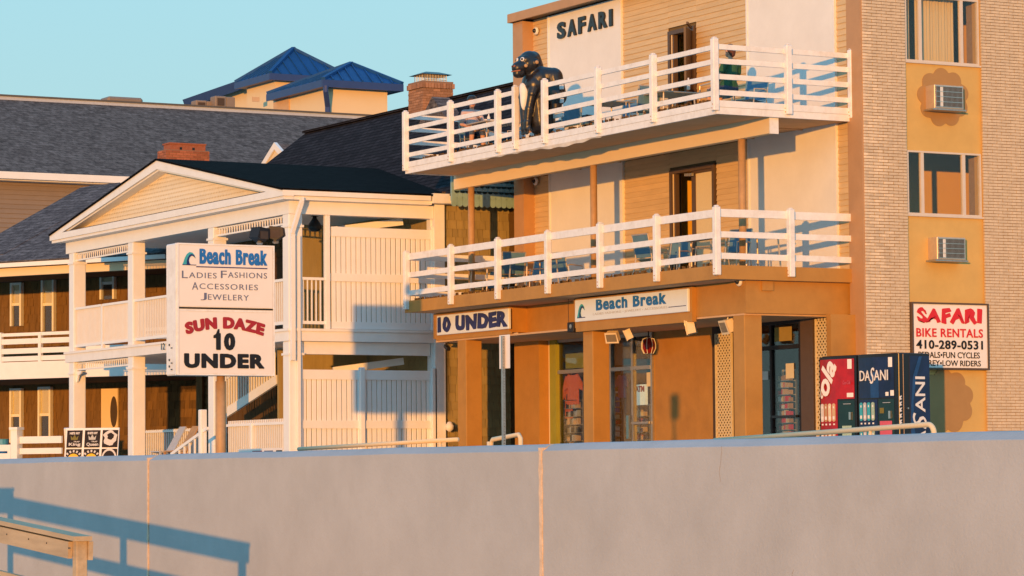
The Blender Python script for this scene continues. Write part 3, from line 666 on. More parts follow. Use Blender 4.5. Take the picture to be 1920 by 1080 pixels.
# recessed stucco strip with windows
RY = TY+.06
w1 = (36.58, 38.38)
wz = [(7.71, 9.02), (4.70, 5.955)]
obj('stucco_strip', MB().box(36.53, 38.42, RY, RY+.2, 0, 4.70).box(36.53, 38.42, RY, RY+.2, 5.955, 7.71).box(36.53, 38.42, RY, RY+.2, 9.02, TZ1)
    .box(36.53, 36.58, RY, RY+.2, 4.70, 5.955).box(36.53, 36.58, RY, RY+.2, 7.71, 9.02).box(38.38, 38.42, RY, RY+.2, 4.7, 5.955).box(38.38, 38.42, RY, RY+.2, 7.71, 9.02), M['stucco'], mo)
for i, (z0, z1) in enumerate(wz):
    x0, x1 = w1; t = .035; yy = RY-.02
    fr = obj('window_frame', MB().box(x0, x0+t, yy, yy+.08, z0, z1).box(x1-t, x1, yy, yy+.08, z0, z1).box(x0+t, x1-t, yy, yy+.08, z1-t, z1).box(x0+t, x1-t, yy, yy+.08, z0, z0+t), M['frame_paint'], mo)
    obj('sill', MB().box(x0-.02, x1+.02, yy-.03, yy+.05, z0-.035, z0-.002), M['frame_paint'], fr)
    for xm in (x0+.33, x0+1.34): obj('mullion', MB().box(xm, xm+.075, yy+.005, yy+.07, z0+t, z1-t), M['frame_paint'], fr)
    obj('pane', MB().box(x0+t, x1-t, yy+.04, yy+.045, z0+t, z1-t), M['glass'], fr)
    obj('room_wall', MB().box(x0-.9, 41.5, RY+2.15, RY+2.25, z0-.9, z1+.5).box(41.5, 41.6, RY+.2, RY+2.15, z0-.9, z1+.5).box(x0-1.0, x0-.9, RY+.6, RY+2.15, z0-.9, z1+.5), M['room'], fr)
    obj('room_ceiling', MB().box(x0-.9, 41.5, RY+.21, RY+2.15, z1+.5, z1+.55), M['ceil'], fr)
    obj('room_floor', MB().box(x0-.9, 41.5, RY+.21, RY+2.15, z0-.95, z0-.9), M['dark_room'], fr)
    if i == 0:
        m = MB(); xs = [x0+.42+k*.011 for k in range(86)]; pr_ = [(x, RY+.24+.022*math.sin(k*.95)+.01*math.sin(k*.37)) for k, x in enumerate(xs)]
        for (xa, ya), (xb, yb) in zip(pr_, pr_[1:]): m.add([(xa, ya, z0-.1), (xb, yb, z0-.1), (xb, yb, z1+.0), (xa, ya, z1+.0)], [(0,1,2,3)])
        obj('curtain', m, M['curtain'], fr, smooth=True)
        m = MB(); xs = [x0+.0+k*.011 for k in range(28)]; pr_ = [(x, RY+.27+.02*math.sin(k*.9)) for k, x in enumerate(xs)]
        for (xa, ya), (xb, yb) in zip(pr_, pr_[1:]): m.add([(xa, ya, z0-.1), (xb, yb, z0-.1), (xb, yb, z1+.1), (xa, ya, z1+.1)], [(0,1,2,3)])
        obj('curtain', m, M['curtain'], fr, smooth=True)
    else:
        obj('wardrobe', MB().box(x0+.62, x0+.72, RY+.9, RY+1.6, z0-.9, z1+.1), M['dark_room'], fr)
        obj('shade', MB().lathe([(.16, 0), (.11, .26)], (x0+.92, RY+1.5, z0+.02), 12), M['cream_paper'], fr)
# scalloped painted boards behind the air conditioners
def scallop(cx, cz, r, lobes=9):
    pts = []
    for k in range(lobes*10):
        a_ = 2*math.pi*k/(lobes*10); rr = r*(.86+.17*abs(math.sin(a_*lobes/2+.4))**.7); pts.append((rr*1.02*math.cos(a_), rr*.95*math.sin(a_)))
    obj('scalloped_board', MB().prism(pts, (cx, RY-.012, cz), (1,0,0), (0,0,1), (0,1,0), .011), M['stucco_dark'], mo)
p = at(1768, 183, Y=RY); scallop(p.x, p.z, .60)
p = at(1772, 752, Y=RY); scallop(p.x, p.z, .66)
# cut-out sign mounting board, painted like the beam
pa = at(1075, 612, X=HX-.10)
# letters on the white panel
pl0, pl1 = at(1047, 76, X=XW-.05), at(1150, 26, X=XW-.05)
letw = pl0.y-pl1.y
yS = pl0.y; hS = .40
zb = at(1050, 73.5, X=XW-.06).z
cnt = 0; y = yS
wds = [.165, .17, .14, .17, .16, .06]; gaps = (letw-sum(wds)*1.0)/5
kx = 1.0
tot = sum(wds); f_ = letw*.80/tot; gp = letw*.20/5
for ch, wd in zip('SAFARI', wds):
    m = MB(); letters(m, ch, (XW-.05, y, zb), (0,-1,0), (0,0,1), wd*f_, .38, .04, .03, bold=.035)
    obj('letter', m, M['black'], mo); y -= wd*f_+gp
# ================================================================== SIGNS
def P3(x, y, **k): return at(x, y, **k)
# long shop sign on the header
sx = HX-.10
b0, b1 = at(1078, 604, X=sx-.06), at(1289, 536, X=sx-.06)
yL, yR = b0.y, b1.y; zB = at(1078, 604, X=sx-.06).z; zT = at(1078, 563, X=sx-.06).z
ss = thing('shop_sign', 'long white shop sign with blue wave over the brown piers, reading Beach Break', 'sign', (sx, (yL+yR)/2, zB))
obj('mounting_board', MB().box(sx, HX-.002, yR-.06, yL+.07, zB-.20, zT+.03), M['brown'], ss)
obj('sign_face', MB().cbox(sx-.06, sx-.001, yR, yL, zB, zT, .01), M['sign2'], ss)
W_ = yL-yR; H_ = zT-zB; fx = sx-.061
wave_logo((fx, yL-.10, zB+.09), (0,-1,0), (0,0,1), H_*.62, ss)
m = MB(); letters(m, 'Beach Break', (fx, yL-W_*.20, zB+H_*.42), NX['u'], NX['v'], W_*.62, H_*.50, .008, .022, 0, 1.14, xh, .032); obj('lettering', m, M['blueink'], ss)
m = MB(); letters(m, 'LADIES FASHIONS • JEWELERY • ACCESSORIES', (fx, yL-W_*.17, zB+H_*.20), NX['u'], NX['v'], W_*.66, H_*.13, .005, .0); obj('lettering', m, M['palegrey'], ss)
obj('sign_line', MB().box(fx-.006, fx, yR+.06, yR+W_*.16, zB+H_*.25, zB+H_*.28), M['navyink'], ss)
# 10 UNDER sign
u0 = at(819, 632, X=HX-.07); u1 = at(953, 580, X=HX-.07)
zB2 = at(819, 629, X=HX-.07).z; zT2 = at(819, 592, X=HX-.07).z
us = thing('shop_sign', 'white sign with fat dark blue 10 UNDER on the far brown beam', 'sign', (HX, (u0.y+u1.y)/2, zB2))
obj('sign_face', MB().cbox(HX-.07, HX-.002, u1.y, u0.y, zB2, zT2, .01), M['sign2'], us)
def wob(a_, b_): return a_+.006*math.sin(b_*9+a_*20), b_+.03*math.sin(a_*24)
W2 = u0.y-u1.y; H2 = zT2-zB2
m = MB(); letters(m, '10 UNDER', (HX-.071, u0.y-.05, zB2+.05), NX['u'], NX['v'], W2-.10, H2-.09, .01, .04, 0, 1.12, wob, .055); obj('lettering', m, M['navyink'], us)
obj('conduit', MB().tube([(HX+.1, u0.y+.03, 2.745), (HX+.1, u1.y-.1, 2.745)], .022, 8), M['cream'], us)
obj('sill_board', MB().box(HX-.03, HX+.0, u1.y-.05, u0.y+.12, 2.74, 2.79), M['brown'], us)
# tall pylon sign
PYX, PYY = 23.93, 54.3
py = thing('pylon_sign', 'tall white sign box on a bronze pole, Beach Break above Sun Daze', 'sign', (PYX, PYY, -.85))
fy = PYY-.20
q0 = at(332, 704, Y=fy); q1 = at(514, 460, Y=fy)
x0, x1 = q0.x, q1.x; z0 = at(420, 704, Y=fy).z; z1 = at(420, 458, Y=fy).z
obj('sign_box', MB().cbox(x0, x1, fy, fy+.52, z0, z1, .02), M['rail_white'], py)
obj('edge_strip', MB().box(x0-.012, x0-.001, fy+.02, fy+.06, z0, z1).box(x0, x0+.03, fy-.02, fy-.001, z0, z1).box(x1-.03, x1, fy-.02, fy-.001, z0, z1).box(x0+.03, x1-.03, fy-.02, fy-.001, z1-.03, z1).box(x0+.03, x1-.03, fy-.02, fy-.001, z0, z0+.03), M['rail_white'], py)
zm = at(420, 579, Y=fy).z
pw = x1-x0-.08; ox = x0+.04
obj('sign_face', MB().box(ox, ox+pw, fy-.012, fy-.001, zm+.03, z1-.035), M['sign'], py)
obj('sign_face', MB().box(ox, ox+pw, fy-.012, fy-.001, z0+.035, zm-.06), M['sign'], py)
obj('divider', MB().box(ox, ox+pw, fy-.02, fy-.001, zm-.012, zm+.018), M['ink'], py)
obj('divider', MB().box(ox, ox+pw, fy-.016, fy-.001, zm-.055, zm-.02), M['rail_white'], py)
F_ = fy-.013
def L2(s_, xa, xb, yb, yt, m_, off=.02, **k):
    A = at(xa, yb, Y=F_); B = at(xb, yb, Y=F_); zt_ = at((xa+xb)/2, yt, Y=F_).z; zb_ = at((xa+xb)/2, yb, Y=F_).z
    mb = MB(); letters(mb, s_, (A.x, F_, zb_), NY['u'], NY['v'], B.x-A.x, zt_-zb_, .006, off, **k); return obj('lettering', mb, m_, py)
A = at(342, 495.5, Y=F_); wave_logo((A.x, F_, A.z), (1,0,0), (0,0,1), .24, py)
L2('Beach Break', 374, 501, 497, 468, M['blueink'], .022, space=1.14, bold=.032, warp=xh)
B = at(501, 500, Y=F_); A = at(368, 498, Y=F_); obj('sign_line', MB().box(A.x, B.x, F_-.006, F_, A.z-.03, A.z-.01), M['navyink'], py)
def smallcaps(words, xa, xb, yb, hi, lo):
    s_ = ' '.join(words); n_ = sum(len(w_) for w_ in words)+.6*(len(words)-1)+.25*len(words); un = (xb-xa)/n_; x = xa
    for w_ in words:
        L2(w_[0], x, x+un*1.02, yb, yb-hi, M['greyink'], .0); x += un*1.25
        L2(w_[1:], x, x+un*(len(w_)-1)-un*.15, yb, yb-lo, M['greyink'], -.002, space=1.15); x += un*(len(w_)-1)+un*.6
smallcaps(['LADIES', 'FASHIONS'], 341, 502, 521.5, 14, 10.5)
smallcaps(['ACCESSORIES'], 360, 485, 543, 14, 10.5)
smallcaps(['JEWELERY'], 376, 468, 563, 14, 10.5)
def arch(a_, b_): t = 2*a_-1; return .5+t*.5*(1+.05*(b_-.5)), b_*.62+.38*(1-t*t)
L2('SUN DAZE', 347, 496, 629, 594, M['darkred'], .03, space=1.15, warp=arch, bold=.05)
def serif(a_, b_): return a_, b_
L2('10', 405, 441, 657, 624, M['ink'], .03, space=1.15, bold=.05)
A = at(402, 634, Y=F_); obj('numeral_flag', MB().prism([(0,0),(.07,0),(.12,.10),(.12,.17),(.09,.17),(.05,.08),(0,.05)], (A.x-.02, F_, A.z), (1,0,0), (0,0,1), (0,-1,0), .008), M['ink'], py)
L2('UNDER', 345, 496, 691, 663, M['ink'], .03, space=1.15, bold=.06)
pc = at(414, 800, Y=fy+.26)
obj('pole', MB().tube([(pc.x, fy+.26, -.85), (pc.x, fy+.26, z0-.10), (pc.x, fy+.26, z0-.099), (pc.x, fy+.26, z0)], [.098, .098, .078, .078], 18), M['rust'], py, smooth=True)
m = MB()
for zz in (z0+.10, z0+.22, z0+.5): m.box(x0-.02, x0-.012, fy+.2, fy+.26, zz, zz+.02).box(x0-.018, x0-.012, fy+.32, fy+.36, zz+.05, zz+.09)
obj('sticker', m, M['ink'], py)
# two flood lamps on the pylon
def pylon_lamp(px_, py_, turn, lab):
    c = at(px_, py_, Y=fy+.26); t = thing('flood_lamp', lab, 'lamp', (c.x, c.y, c.z-.16), rad(turn), 'lamps on top of the tall sign')
    m = MB(); m.prism([(-.17,-.05),(.02,-.13),(.17,-.03),(.15,.12),(-.10,.15)], (0,-.12,.15), (1,0,0), (0,0,1), (0,1,0), .24)
    obj('housing', m, M['blackplastic'], t)
    obj('lens', MB().box(-.10,.10,-.128,-.121,.07,.22), M['dark_room'], t)
    obj('knuckle', MB().lathe([(.05,-.03),(.065,0),(.03,.05)], (0,0,0), 10), M['metal'], t)
    return t
pylon_lamp(487, 440, 20, 'left one of two black flood lamps perched on the tall white sign box')
pylon_lamp(517, 438, -35, 'right one of two black flood lamps perched on the tall white sign box')
# bike rental board
by = TY-.03
c0, c1 = at(1707, 567, Y=by), at(1853, 694, Y=by)
x0, x1 = c0.x, c1.x; z1 = at(1707, 566, Y=by).z; z0 = at(1853, 694, Y=by).z
br_ = thing('rental_sign', 'square framed white board with red SAFARI BIKE RENTALS on the stucco wall', 'sign', ((x0+x1)/2, by, z0))
obj('board', MB().box(x0+.03, x1-.03, by-.03, TY+.05, z0+.03, z1-.03), M['sign'], br_)
obj('frame', MB().box(x0, x0+.035, by-.05, TY+.05, z0, z1).box(x1-.035, x1, by-.05, TY+.05, z0, z1).box(x0+.035, x1-.035, by-.05, TY+.05, z1-.035, z1).box(x0+.035, x1-.035, by-.05, TY+.05, z0, z0+.035), M['brown_dark'], br_)
F_ = by-.031; py_save = py; py = br_
def jag(a_, b_): return a_+.012*math.sin(b_*14+a_*31), b_+.07*math.sin(a_*41)+.03*math.sin(a_*97)
L2('SAFARI', 1720, 1841, 606, 578, M['red'], .03, space=1.15, warp=jag, bold=.05)
L2('BIKE RENTALS', 1718, 1843, 632.5, 616, M['red'], .01, space=1.08, bold=.02)
L2('410-289-0531', 1718, 1843, 655, 638, M['ink'], .012, space=1.08, bold=.03)
L2('PEDALS•FUN CYCLES', 1722, 1837, 671.5, 660, M['ink'], .012)
L2('SURREY•LOW RIDERS', 1718, 1839, 686.5, 675.5, M['ink'], .012)
py = py_save
# small street sign on a perforated post
sp_ = Vector((24.45, 44.35, 0)); sp_ = at(943.5, 700, X=24.45)
st = thing('street_sign', 'small white street sign seen edge-on, on a perforated steel post before the shops', 'sign', (24.45, sp_.y, -.85))
m = MB()
zt1 = at(942, 628, X=24.45).z; zb1 = at(942, 691, X=24.45).z
pm = MB(); hw = .024
zz = -.85
while zz < zt1-.03:
    pm.box(24.45-hw, 24.45+hw, sp_.y-hw, sp_.y-hw+.008, zz, zz+.03).box(24.45-hw, 24.45+hw, sp_.y+hw-.008, sp_.y+hw, zz, zz+.03)
    for q in (-1, 1): pm.box(24.45-hw, 24.45-.009, sp_.y+q*(hw-.004)-.004, sp_.y+q*(hw-.004)+.004, zz+.03, zz+.045).box(24.45+.009, 24.45+hw, sp_.y+q*(hw-.004)-.004, sp_.y+q*(hw-.004)+.004, zz+.03, zz+.045)
    zz += .045
pm.box(24.45-hw, 24.45-hw+.008, sp_.y-hw+.008, sp_.y+hw-.008, -.85, zt1-.02).box(24.45+hw-.008, 24.45+hw, sp_.y-hw+.008, sp_.y+hw-.008, -.85, zt1-.02)
obj('post', pm, M['metal'], st)
obj('sign_plate', MB().box(24.45+.028, 24.45+.031, sp_.y-.175, sp_.y+.175, zb1, zt1), M['sign'], st)

# ================================================================== VENDING MACHINES
VD = 58.1
vc = at(1680, 661, D=VD); vc.z = 0
rz = rad(9)
ux = Vector((math.cos(rz), math.sin(rz), 0)); uy = Vector((-math.sin(rz), math.cos(rz), 0))   # ux: depth of the case, uy: along the fronts
H = at(1680, 661, D=VD).z
def vend(lab, oy, kind):
    base = vc+uy*oy
    t = thing('vending_machine', lab, 'vending machine', base, rz, 'drink machines by the stair tower')
    W, Dp = 1.0, .86
    obj('case', MB().cbox(.06, Dp, 0, W, 0, H, .015), M['vendblack'], t)
    # bowed door
    n_ = 10; pr = [(.06, 0), (.06, W)]
    front = [(-.0-.055*math.sin(math.pi*i/n_), W-W*i/n_) for i in range(n_+1)]
    poly = [(.059, 0.004), (.059, W-.004)]+[(x_-.0, y_) for x_, y_ in front[0:]]
    d = obj('door', MB().prism(poly, (0,0,.02), (1,0,0), (0,1,0), (0,0,1), H-.04), M['vendblack'], t)
    def fx_(y_): return -.055*math.sin(math.pi*(W-y_)/W)
    def sheet_(ya, yb, za, zb_, m_, nm, lift=.006, k=8):
        mb = MB()
        for i in range(k):
            a1, a2 = ya+(yb-ya)*i/k, ya+(yb-ya)*(i+1)/k
            mb.add([(fx_(a1)-lift, a1, za), (fx_(a2)-lift, a2, za), (fx_(a2)-lift, a2, zb_), (fx_(a1)-lift, a1, zb_)], [(0,3,2,1)])
        return obj(nm, mb, m_, d)
    zs = H-.85
    if kind == 'cola':
        sheet_(.05, .96, zs+.03, H-.07, M['cokered'], 'lit_panel')
        sheet_(.05, .44, .25, zs+.0, M['tealpanel'], 'control_panel')
        sheet_(.46, .96, .25, zs+.03, M['cokered'], 'selection_panel')
        m = MB()
        def scr(a_, b_): return a_, b_
        # swash lettering running up the panel
        letters(m, 'ola', (-.062, .72, zs+.06), (0,-.42,.907), (0,.907,.42), .66, .36, .01, .03, .35)
        obj('script_lettering', m, M['letwhite'], d)
        m = MB(); letters(m, 'C', (-.050, .86, zs+.04), (0,-.2,.98), (0,.98,.2), .22, .08, .01, .02, .35); obj('script_lettering', m, M['letwhite'], d)
        m = MB(); letters(m, 'Coca-Cola', (-.066, .30, H-.55), (0,-1,0), (0,0,1), .2, .07, .006, .0, .3); obj('small_lettering', m, M['pinkpaper'], d)
        sheet_(.10, .20, H-.26, H-.08, M['letwhite'], 'logo_patch', .012, 2); sheet_(.07, .22, zs+.06, zs+.14, M['letwhite'], 'price_card', .012, 2)
        sheet_(.12, .34, .55, .28+.0, M['greenpaper'], 'paper_notice', .014, 3)
        cols = ['teelight', 'brown2', 'cream_paper', 'soffit']
    else:
        sheet_(.05, .96, zs+.03, H-.07, M['dasani'], 'lit_panel')
        sheet_(.40, .62, zs+.03, H-.35, M['dasani2'], 'water_streak', .009)
        sheet_(.05, .42, .25, zs+.0, M['tealpanel'], 'control_panel')
        sheet_(.44, .96, .25, zs+.0, M['dasani'], 'selection_panel')
        m = MB(); letters(m, 'DA', (-.050, .90, H-.50), (0,-1,0), (0,0,1), .27, .19, .012, .0); obj('lettering', m, M['letwhite'], d); m = MB(); letters(m, 'ANI', (-.066, .51, H-.50), (0,-1,0), (0,0,1), .36, .19, .012, .0)
        obj('lettering', m, M['letwhite'], d); m = MB(); letters(m, 'S', (-.066, .615, H-.56), (0,-1,0), (0,0,1), .11, .30, .012, -.0, .25); obj('lettering', m, M['letwhite'], d)
        sheet_(.08, .17, H-.26, H-.08, M['letwhite'], 'logo_patch', .012, 2); sheet_(.05, .13, zs+.06, zs+.16, M['letwhite'], 'price_card', .012, 2); sheet_(.17, .24, zs+.06, zs+.13, M['letwhite'], 'price_card', .012, 2)
        sheet_(.28, .38, zs-.26, zs-.16, M['goldink'], 'coin_plate', .014, 2)
        sheet_(.10, .38, .30, .62, M['pinkpaper'], 'paper_notice', .014, 3)
        cols = ['teal', 'palegrey', 'teal', 'greenpaper']
    for r_ in range(2):
        for c_ in range(4):
            yy = .90-c_*.115; zc = zs-.22-r_*.52
            mb = MB(); pts = []
            for k in range(12):
                a_ = 2*math.pi*k/12; pts.append((.042*math.cos(a_), (.13 if math.sin(a_) > 0 else -.13)+.042*math.sin(a_)))
            mb.prism(pts, (fx_(yy)-.006, yy, zc), (0,-1,0), (0,0,1), (-1,0,0), .012)
            b_ = obj('selection_button', mb, M[cols[c_]] if kind != 'cola' else M[cols[c_]], d)
            obj('button_label', MB().box(fx_(yy)-.021, fx_(yy)-.018, yy-.024, yy+.024, zc-.13, zc-.07).box(fx_(yy)-.021, fx_(yy)-.018, yy-.012, yy+.012, zc+.08, zc+.12), M['letwhite'], b_)
            obj('indicator', MB().box(fx_(yy)-.012, fx_(yy)-.006, yy-.02, yy+.02, zc-.235, zc-.205), M['letwhite'], d)
    m = MB(); m.box(-.052,-.044,.12,.36,zs-.07,zs-.06); obj('print_line', m, M['palegrey'], d)
    obj('coin_slot', MB().box(-.055, -.03, .12, .17, zs-.36, zs-.22), M['chrome'], d)
    # decorated side
    if kind != 'cola':
        obj('side_panel', MB().box(.34, .855, -.008, -.001, .10, H-.05), M['dasani'], t)
        obj('side_swoosh', MB().prism([(.35,.1),(.50,.1),(.44,.5),(.42,.95),(.50,1.4),(.66,H-.06),(.58,H-.06),(.42,1.45),(.36,.9)], (0,-.009,0), (1,0,0), (0,0,1), (0,-1,0), .004), M['dasani2'], t)
        m = MB(); letters(m, 'ANI', (.725, -.010, .78), (0,0,1), (-1,0,0), .66, .25, .006, .01)
        obj('side_lettering', m, M['letwhite'], t); m = MB(); letters(m, 'S', (.76, -.010, .47), (0,0,1), (-1,0,0), .30, .36, .006, -.0, .3)
        obj('side_lettering', m, M['letwhite'], t); m = MB(); letters(m, 'DA', (.725, -.010, .02), (0,0,1), (-1,0,0), .42, .25, .006, .01); obj('side_lettering', m, M['letwhite'], t)
        for k in range(5): obj('print_mark', MB().prism([(-.03,-.04),(.035,-.02),(.0,.0),(.035,.045),(-.035,.03)], (.10, -.002, .60+.11*k), (1,0,0), (0,0,1), (0,-1,0), .003), M['letwhite'], t)
        obj('lock', MB().lathe([(.02, 0), (.016, .03)], (.27, -.002, .85), 10, (0,-1,0)), M['chrome'], t)
        obj('side_seam', MB().box(.17, .18, -.006, -.001, 0, H-.02), M['soffit'], t)
    return t
vend('dark blue water vending machine with white upright lettering, nearer of the pair', 0, 'water')
vend('bright red cola vending machine with white script, farther of the pair', 1.04, 'cola')

# ================================================================== PIPE RAILS
def pipe(lab, pts, r=.035, m_='cream'):
    P = [Vector(p) for p in pts]
    t = thing('pipe_railing', lab, 'railing', (P[0].x, P[0].y, -.85))
    obj('pipe', MB().tube(P, r, 10), M[m_], t, smooth=True); return t
Xp = 30.2
A = at(1340, 826, X=Xp); B = at(1740, 796, X=Xp)
def bend(p, q, rr=.12, k=5):
    return [p+(q-p)*.0]
pts = [A, B]
d = (B-A).normalized(); cpt = B+d*.16
for k in range(1, 7): a_ = k/6*math.pi/2; pts.append(B+d*(.16*math.sin(a_))+Vector((0,0,-.16*(1-math.cos(a_)))))
pts.append(pts[-1]+Vector((0,0,-.9)))
pr = pipe('long cream pipe handrail sloping up toward the vending machines', pts, .045)
for f_ in (.30, .75): q = A+(B-A)*f_; obj('stanchion', MB().tube([q, q-Vector((0,0,.9))], .03, 8), M['cream'], pr, smooth=True)
A = at(560, 842, X=27.2); B = at(858, 824, X=27.2)
pr = pipe('cream pipe handrail running before the white picket fence', [A, B], .04)
for f_ in (.45, .9): q = A+(B-A)*f_; obj('stanchion', MB().tube([q, q-Vector((0,0,.95))], .03, 8), M['cream'], pr, smooth=True)
A = at(921, 824, X=26.0); B = at(976, 815, X=26.0)
pr = pipe('short bent pipe guard at the foot of the perforated post', [A-Vector((0,0,1)), A-Vector((0,0,.06)), A+Vector((0,-.06,0)), B+Vector((0,.06,0)), B-Vector((0,0,.06)), B-Vector((0,0,1))], .04)
A = at(918, 828, X=26.6)
obj('bollard_top', MB().tube([A-Vector((0,0,.8)), A], .05, 10), M['cream'], pr, smooth=True)

# ================================================================== WALL FIXTURES
def ac(px0, px1, pyt, pyb, lab, open_side):
    A = at(px0, pyt, Y=RY-.30); B = at(px1, pyb, Y=RY-.30); zt_ = at((px0+px1)/2, pyt, Y=RY-.30).z; zb_ = at((px0+px1)/2, pyb, Y=RY-.30).z
    t = thing('air_conditioner', lab, 'air conditioner', ((A.x+B.x)/2, RY-.15, zb_), 0, 'wall air conditioners on the stucco strip')
    y0 = RY-.30
    obj('case', MB().cbox(A.x, B.x, y0, RY+.02, zb_, zt_, .008), M['alu'], t)
    obj('grille_back', MB().box(A.x+.03, B.x-.03, y0-.004, y0-.001, zb_+.03, zt_-.03), M['dark_room'], t)
    g = MB(); n = 22
    for k in range(n): x = A.x+.04+(B.x-A.x-.08)*k/(n-1); g.box(x-.003, x+.003, y0-.014, y0-.006, zb_+.03, zt_-.03)
    for k in range(5): z = zb_+.03+(zt_-zb_-.06)*k/4; g.box(A.x+.02, B.x-.02, y0-.02, y0-.014, z-.005, z+.005)
    obj('grille', g, M['chrome'], t)
    obj('filter', MB().box(A.x+.13, A.x+.20, y0-.012, y0-.005, zb_+.04, zt_-.04), M['letwhite'], t)
    obj('tray', MB().box(A.x-.06, B.x+.04, y0-.03, RY+.02, zb_-.035, zb_-.005), M['metal'], t)
    return t
ac(1752, 1807, 160, 204, 'upper wall air conditioner, on the brown scalloped board below the top window', 0)
ac(1757, 1811, 445, 487, 'lower wall air conditioner, on plain stucco below the lower window', 0)
def camera(p, lab, nrm):
    t = thing('security_camera', lab, 'security camera', p)
    n = Vector(nrm); p = Vector(p)
    obj('ring', MB().lathe([(.085, 0), (.095, .03), (.075, .06), (.05, .062)], p, 18, n), M['letwhite'], t, smooth=True)
    obj('dome', MB().lathe([(.055, .06), (.045, .095), (.02, .115), (.001, .12)], p, 14, n), M['black'], t, smooth=True)
camera(at(1388, 528, X=HX), 'round dome camera on the brown beam above the first pier', (-1,0,0))
camera(at(1007, 58, X=XW-.06), 'round dome camera beside the black wall letters, under the roof edge', (-1,0,0))
camera(at(1006, 340, X=XW-.06), 'round dome camera on the shaded far end of the lower balcony wall', (-1,0,0))
def flood(px_, py_, X, turn, tilt, lab, sc=1.):
    p = at(px_, py_, X=X); t = thing('flood_light', lab, 'flood light', p, rad(turn), 'cream floodlights under the header'); t.scale = (sc,)*3
    R_ = Matrix.Rotation(rad(tilt), 4, 'Y')
    def tr(mb): mb.v = [R_ @ v for v in mb.v]; return mb
    obj('housing', tr(MB().prism([(-.17,-.13),(.17,-.13),(.15,.13),(-.15,.13)], (-.04,0,0), (0,1,0), (0,0,1), (1,0,0), .16).add([(-.04,-.18,-.14),(-.04,.18,-.14),(-.04,.16,.14),(-.04,-.16,.14),(-.07,-.19,-.15),(-.07,.19,-.15),(-.07,.17,.15),(-.07,-.17,.15)], [(0,1,2,3),(4,7,6,5),(0,4,5,1),(1,5,6,2),(2,6,7,3),(3,7,4,0)])), M['cream'], t)
    obj('lens', tr(MB().box(-.074,-.0705,-.145,.145,-.105,.105)), M['lampglass'], t)
    obj('bracket', MB().tube([(0.02,0,.12),(0.04,0,.2),(.04,0,.28)], .018, 8), M['metal'], t)
flood(1148, 632, HX+.15, 35, -28, 'left lamp of the twin cream floodlights above the second pier', .78)
flood(1176, 628, HX+.10, -30, -24, 'right lamp of the twin cream floodlights above the second pier', .78)
flood(1293, 614, HX+.02, -38, -12, 'single square floodlight under the right end of the wave sign')
flood(1362, 612, HX+.12, -10, -20, 'floodlight tucked against the first brown pier', .95)
# dark box and red guarded sign lamp
p = at(1072, 612, X=HX-.02); t = thing('speaker', 'small dark speaker box hanging at the left end of the wave sign', 'speaker', p)
obj('box', MB().cbox(p.x-.02, p.x+.2, p.y-.10, p.y+.16, p.z-.12, p.z+.09, .01), M['blackplastic'], t); obj('cable', MB().tube([p+Vector((0,.12,.09)), p+Vector((0,.14,.4)), p+Vector((0,.13,.62))], .006, 5), M['black'], t)
obj('cone', MB().lathe([(.05,0),(.03,.01)], (p.x-.021, p.y+.02, p.z), 12, (-1,0,0)), M['metal'], t)
p = at(1216, 648, X=SX-.35); t = thing('caged_lamp', 'red lamp with white wire cage hanging by the shop entrance', 'lamp', p)
m = MB(); m.lathe([(.02,.16),(.10,.14),(.14,.04),(.14,-.06),(.09,-.15),(.02,-.17)], p, 14); obj('lamp', m, M['lamp_red'], t, smooth=True)
m = MB()
for k in range(8):
    a_ = 2*math.pi*k/8; m.tube([p+Vector((r*math.cos(a_), r*math.sin(a_), h)) for r, h in ((.03,.17),(.12,.14),(.155,.04),(.155,-.06),(.10,-.17))], .008, 5)
obj('cage', m, M['letwhite'], t); obj('stem', MB().tube([p+Vector((0,0,.16)), p+Vector((0,0,.5))], .015, 6), M['black'], t)
p = at(838, 648, X=HX+.1); t = thing('bracket_light', 'small black bracket light under the 10 UNDER beam', 'lamp', p)
obj('head', MB().bar(p+Vector((0,.06,0)), p+Vector((0,-.08,-.09)), .09, .07), M['black'], t); obj('arm', MB().tube([p, p+Vector((.05,0,.12))], .015, 6), M['black'], t)
p = at(843, 800, Y=64.1); t = thing('wall_lamp', 'small white wall lamp at the foot of the shingled wall', 'lamp', p)
obj('globe', MB().lathe([(.02,-.12),(.09,-.06),(.10,.02),(.05,.10),(.01,.12)], p, 14), M['letwhite'], t, smooth=True); obj('backplate', MB().box(p.x+.06, p.x+.12, p.y-.02, p.y+.1, p.z-.10, p.z+.06), M['black'], t)

# ================================================================== SHOP GOODS
def rack(x, y, w_, zt_, lab, rows=7, dens=7, pal=('palegrey','metal','black','soffit'), nx=0):
    t = thing('display_rack', lab, 'display rack', (x, y, 0))
    obj('stand', MB().box(x-.02, x+.02, y-w_/2, y-w_/2+.03, 0, zt_).box(x-.02, x+.02, y+w_/2-.03, y+w_/2, 0, zt_).box(x+.0, x+.02, y-w_/2, y+w_/2, zt_-.04, zt_), M['metal'], t)
    random.seed(int(y*10)); zz = .25
    dz = (zt_-.35)/rows
    for r_ in range(rows):
        sh = obj('shelf', MB().box(x-.16, x+.0, y-w_/2+.03, y+w_/2-.03, zz, zz+.015), M['metal'], t)
        for k in range(dens):
            yy = y-w_/2+.08+(w_-.16)*k/(dens-1); hh = random.uniform(.45, .8)*dz
            obj('item', MB().box(x-.14+random.uniform(-.02,.03), x-.05, yy-.03, yy+.03, zz+.016, zz+.016+hh), M[random.choice(pal)], sh)
        zz += dz
    return t
rack(SX+.26, 60.85, .62, 1.62, 'silver rack of sunglasses behind the left shop window', 7, 8)
rack(SX+.24, 59.0, .34, 1.5, 'narrow rack of small goods behind the left glass door', 9, 4, ('letwhite','cream_paper','red','blueink'))
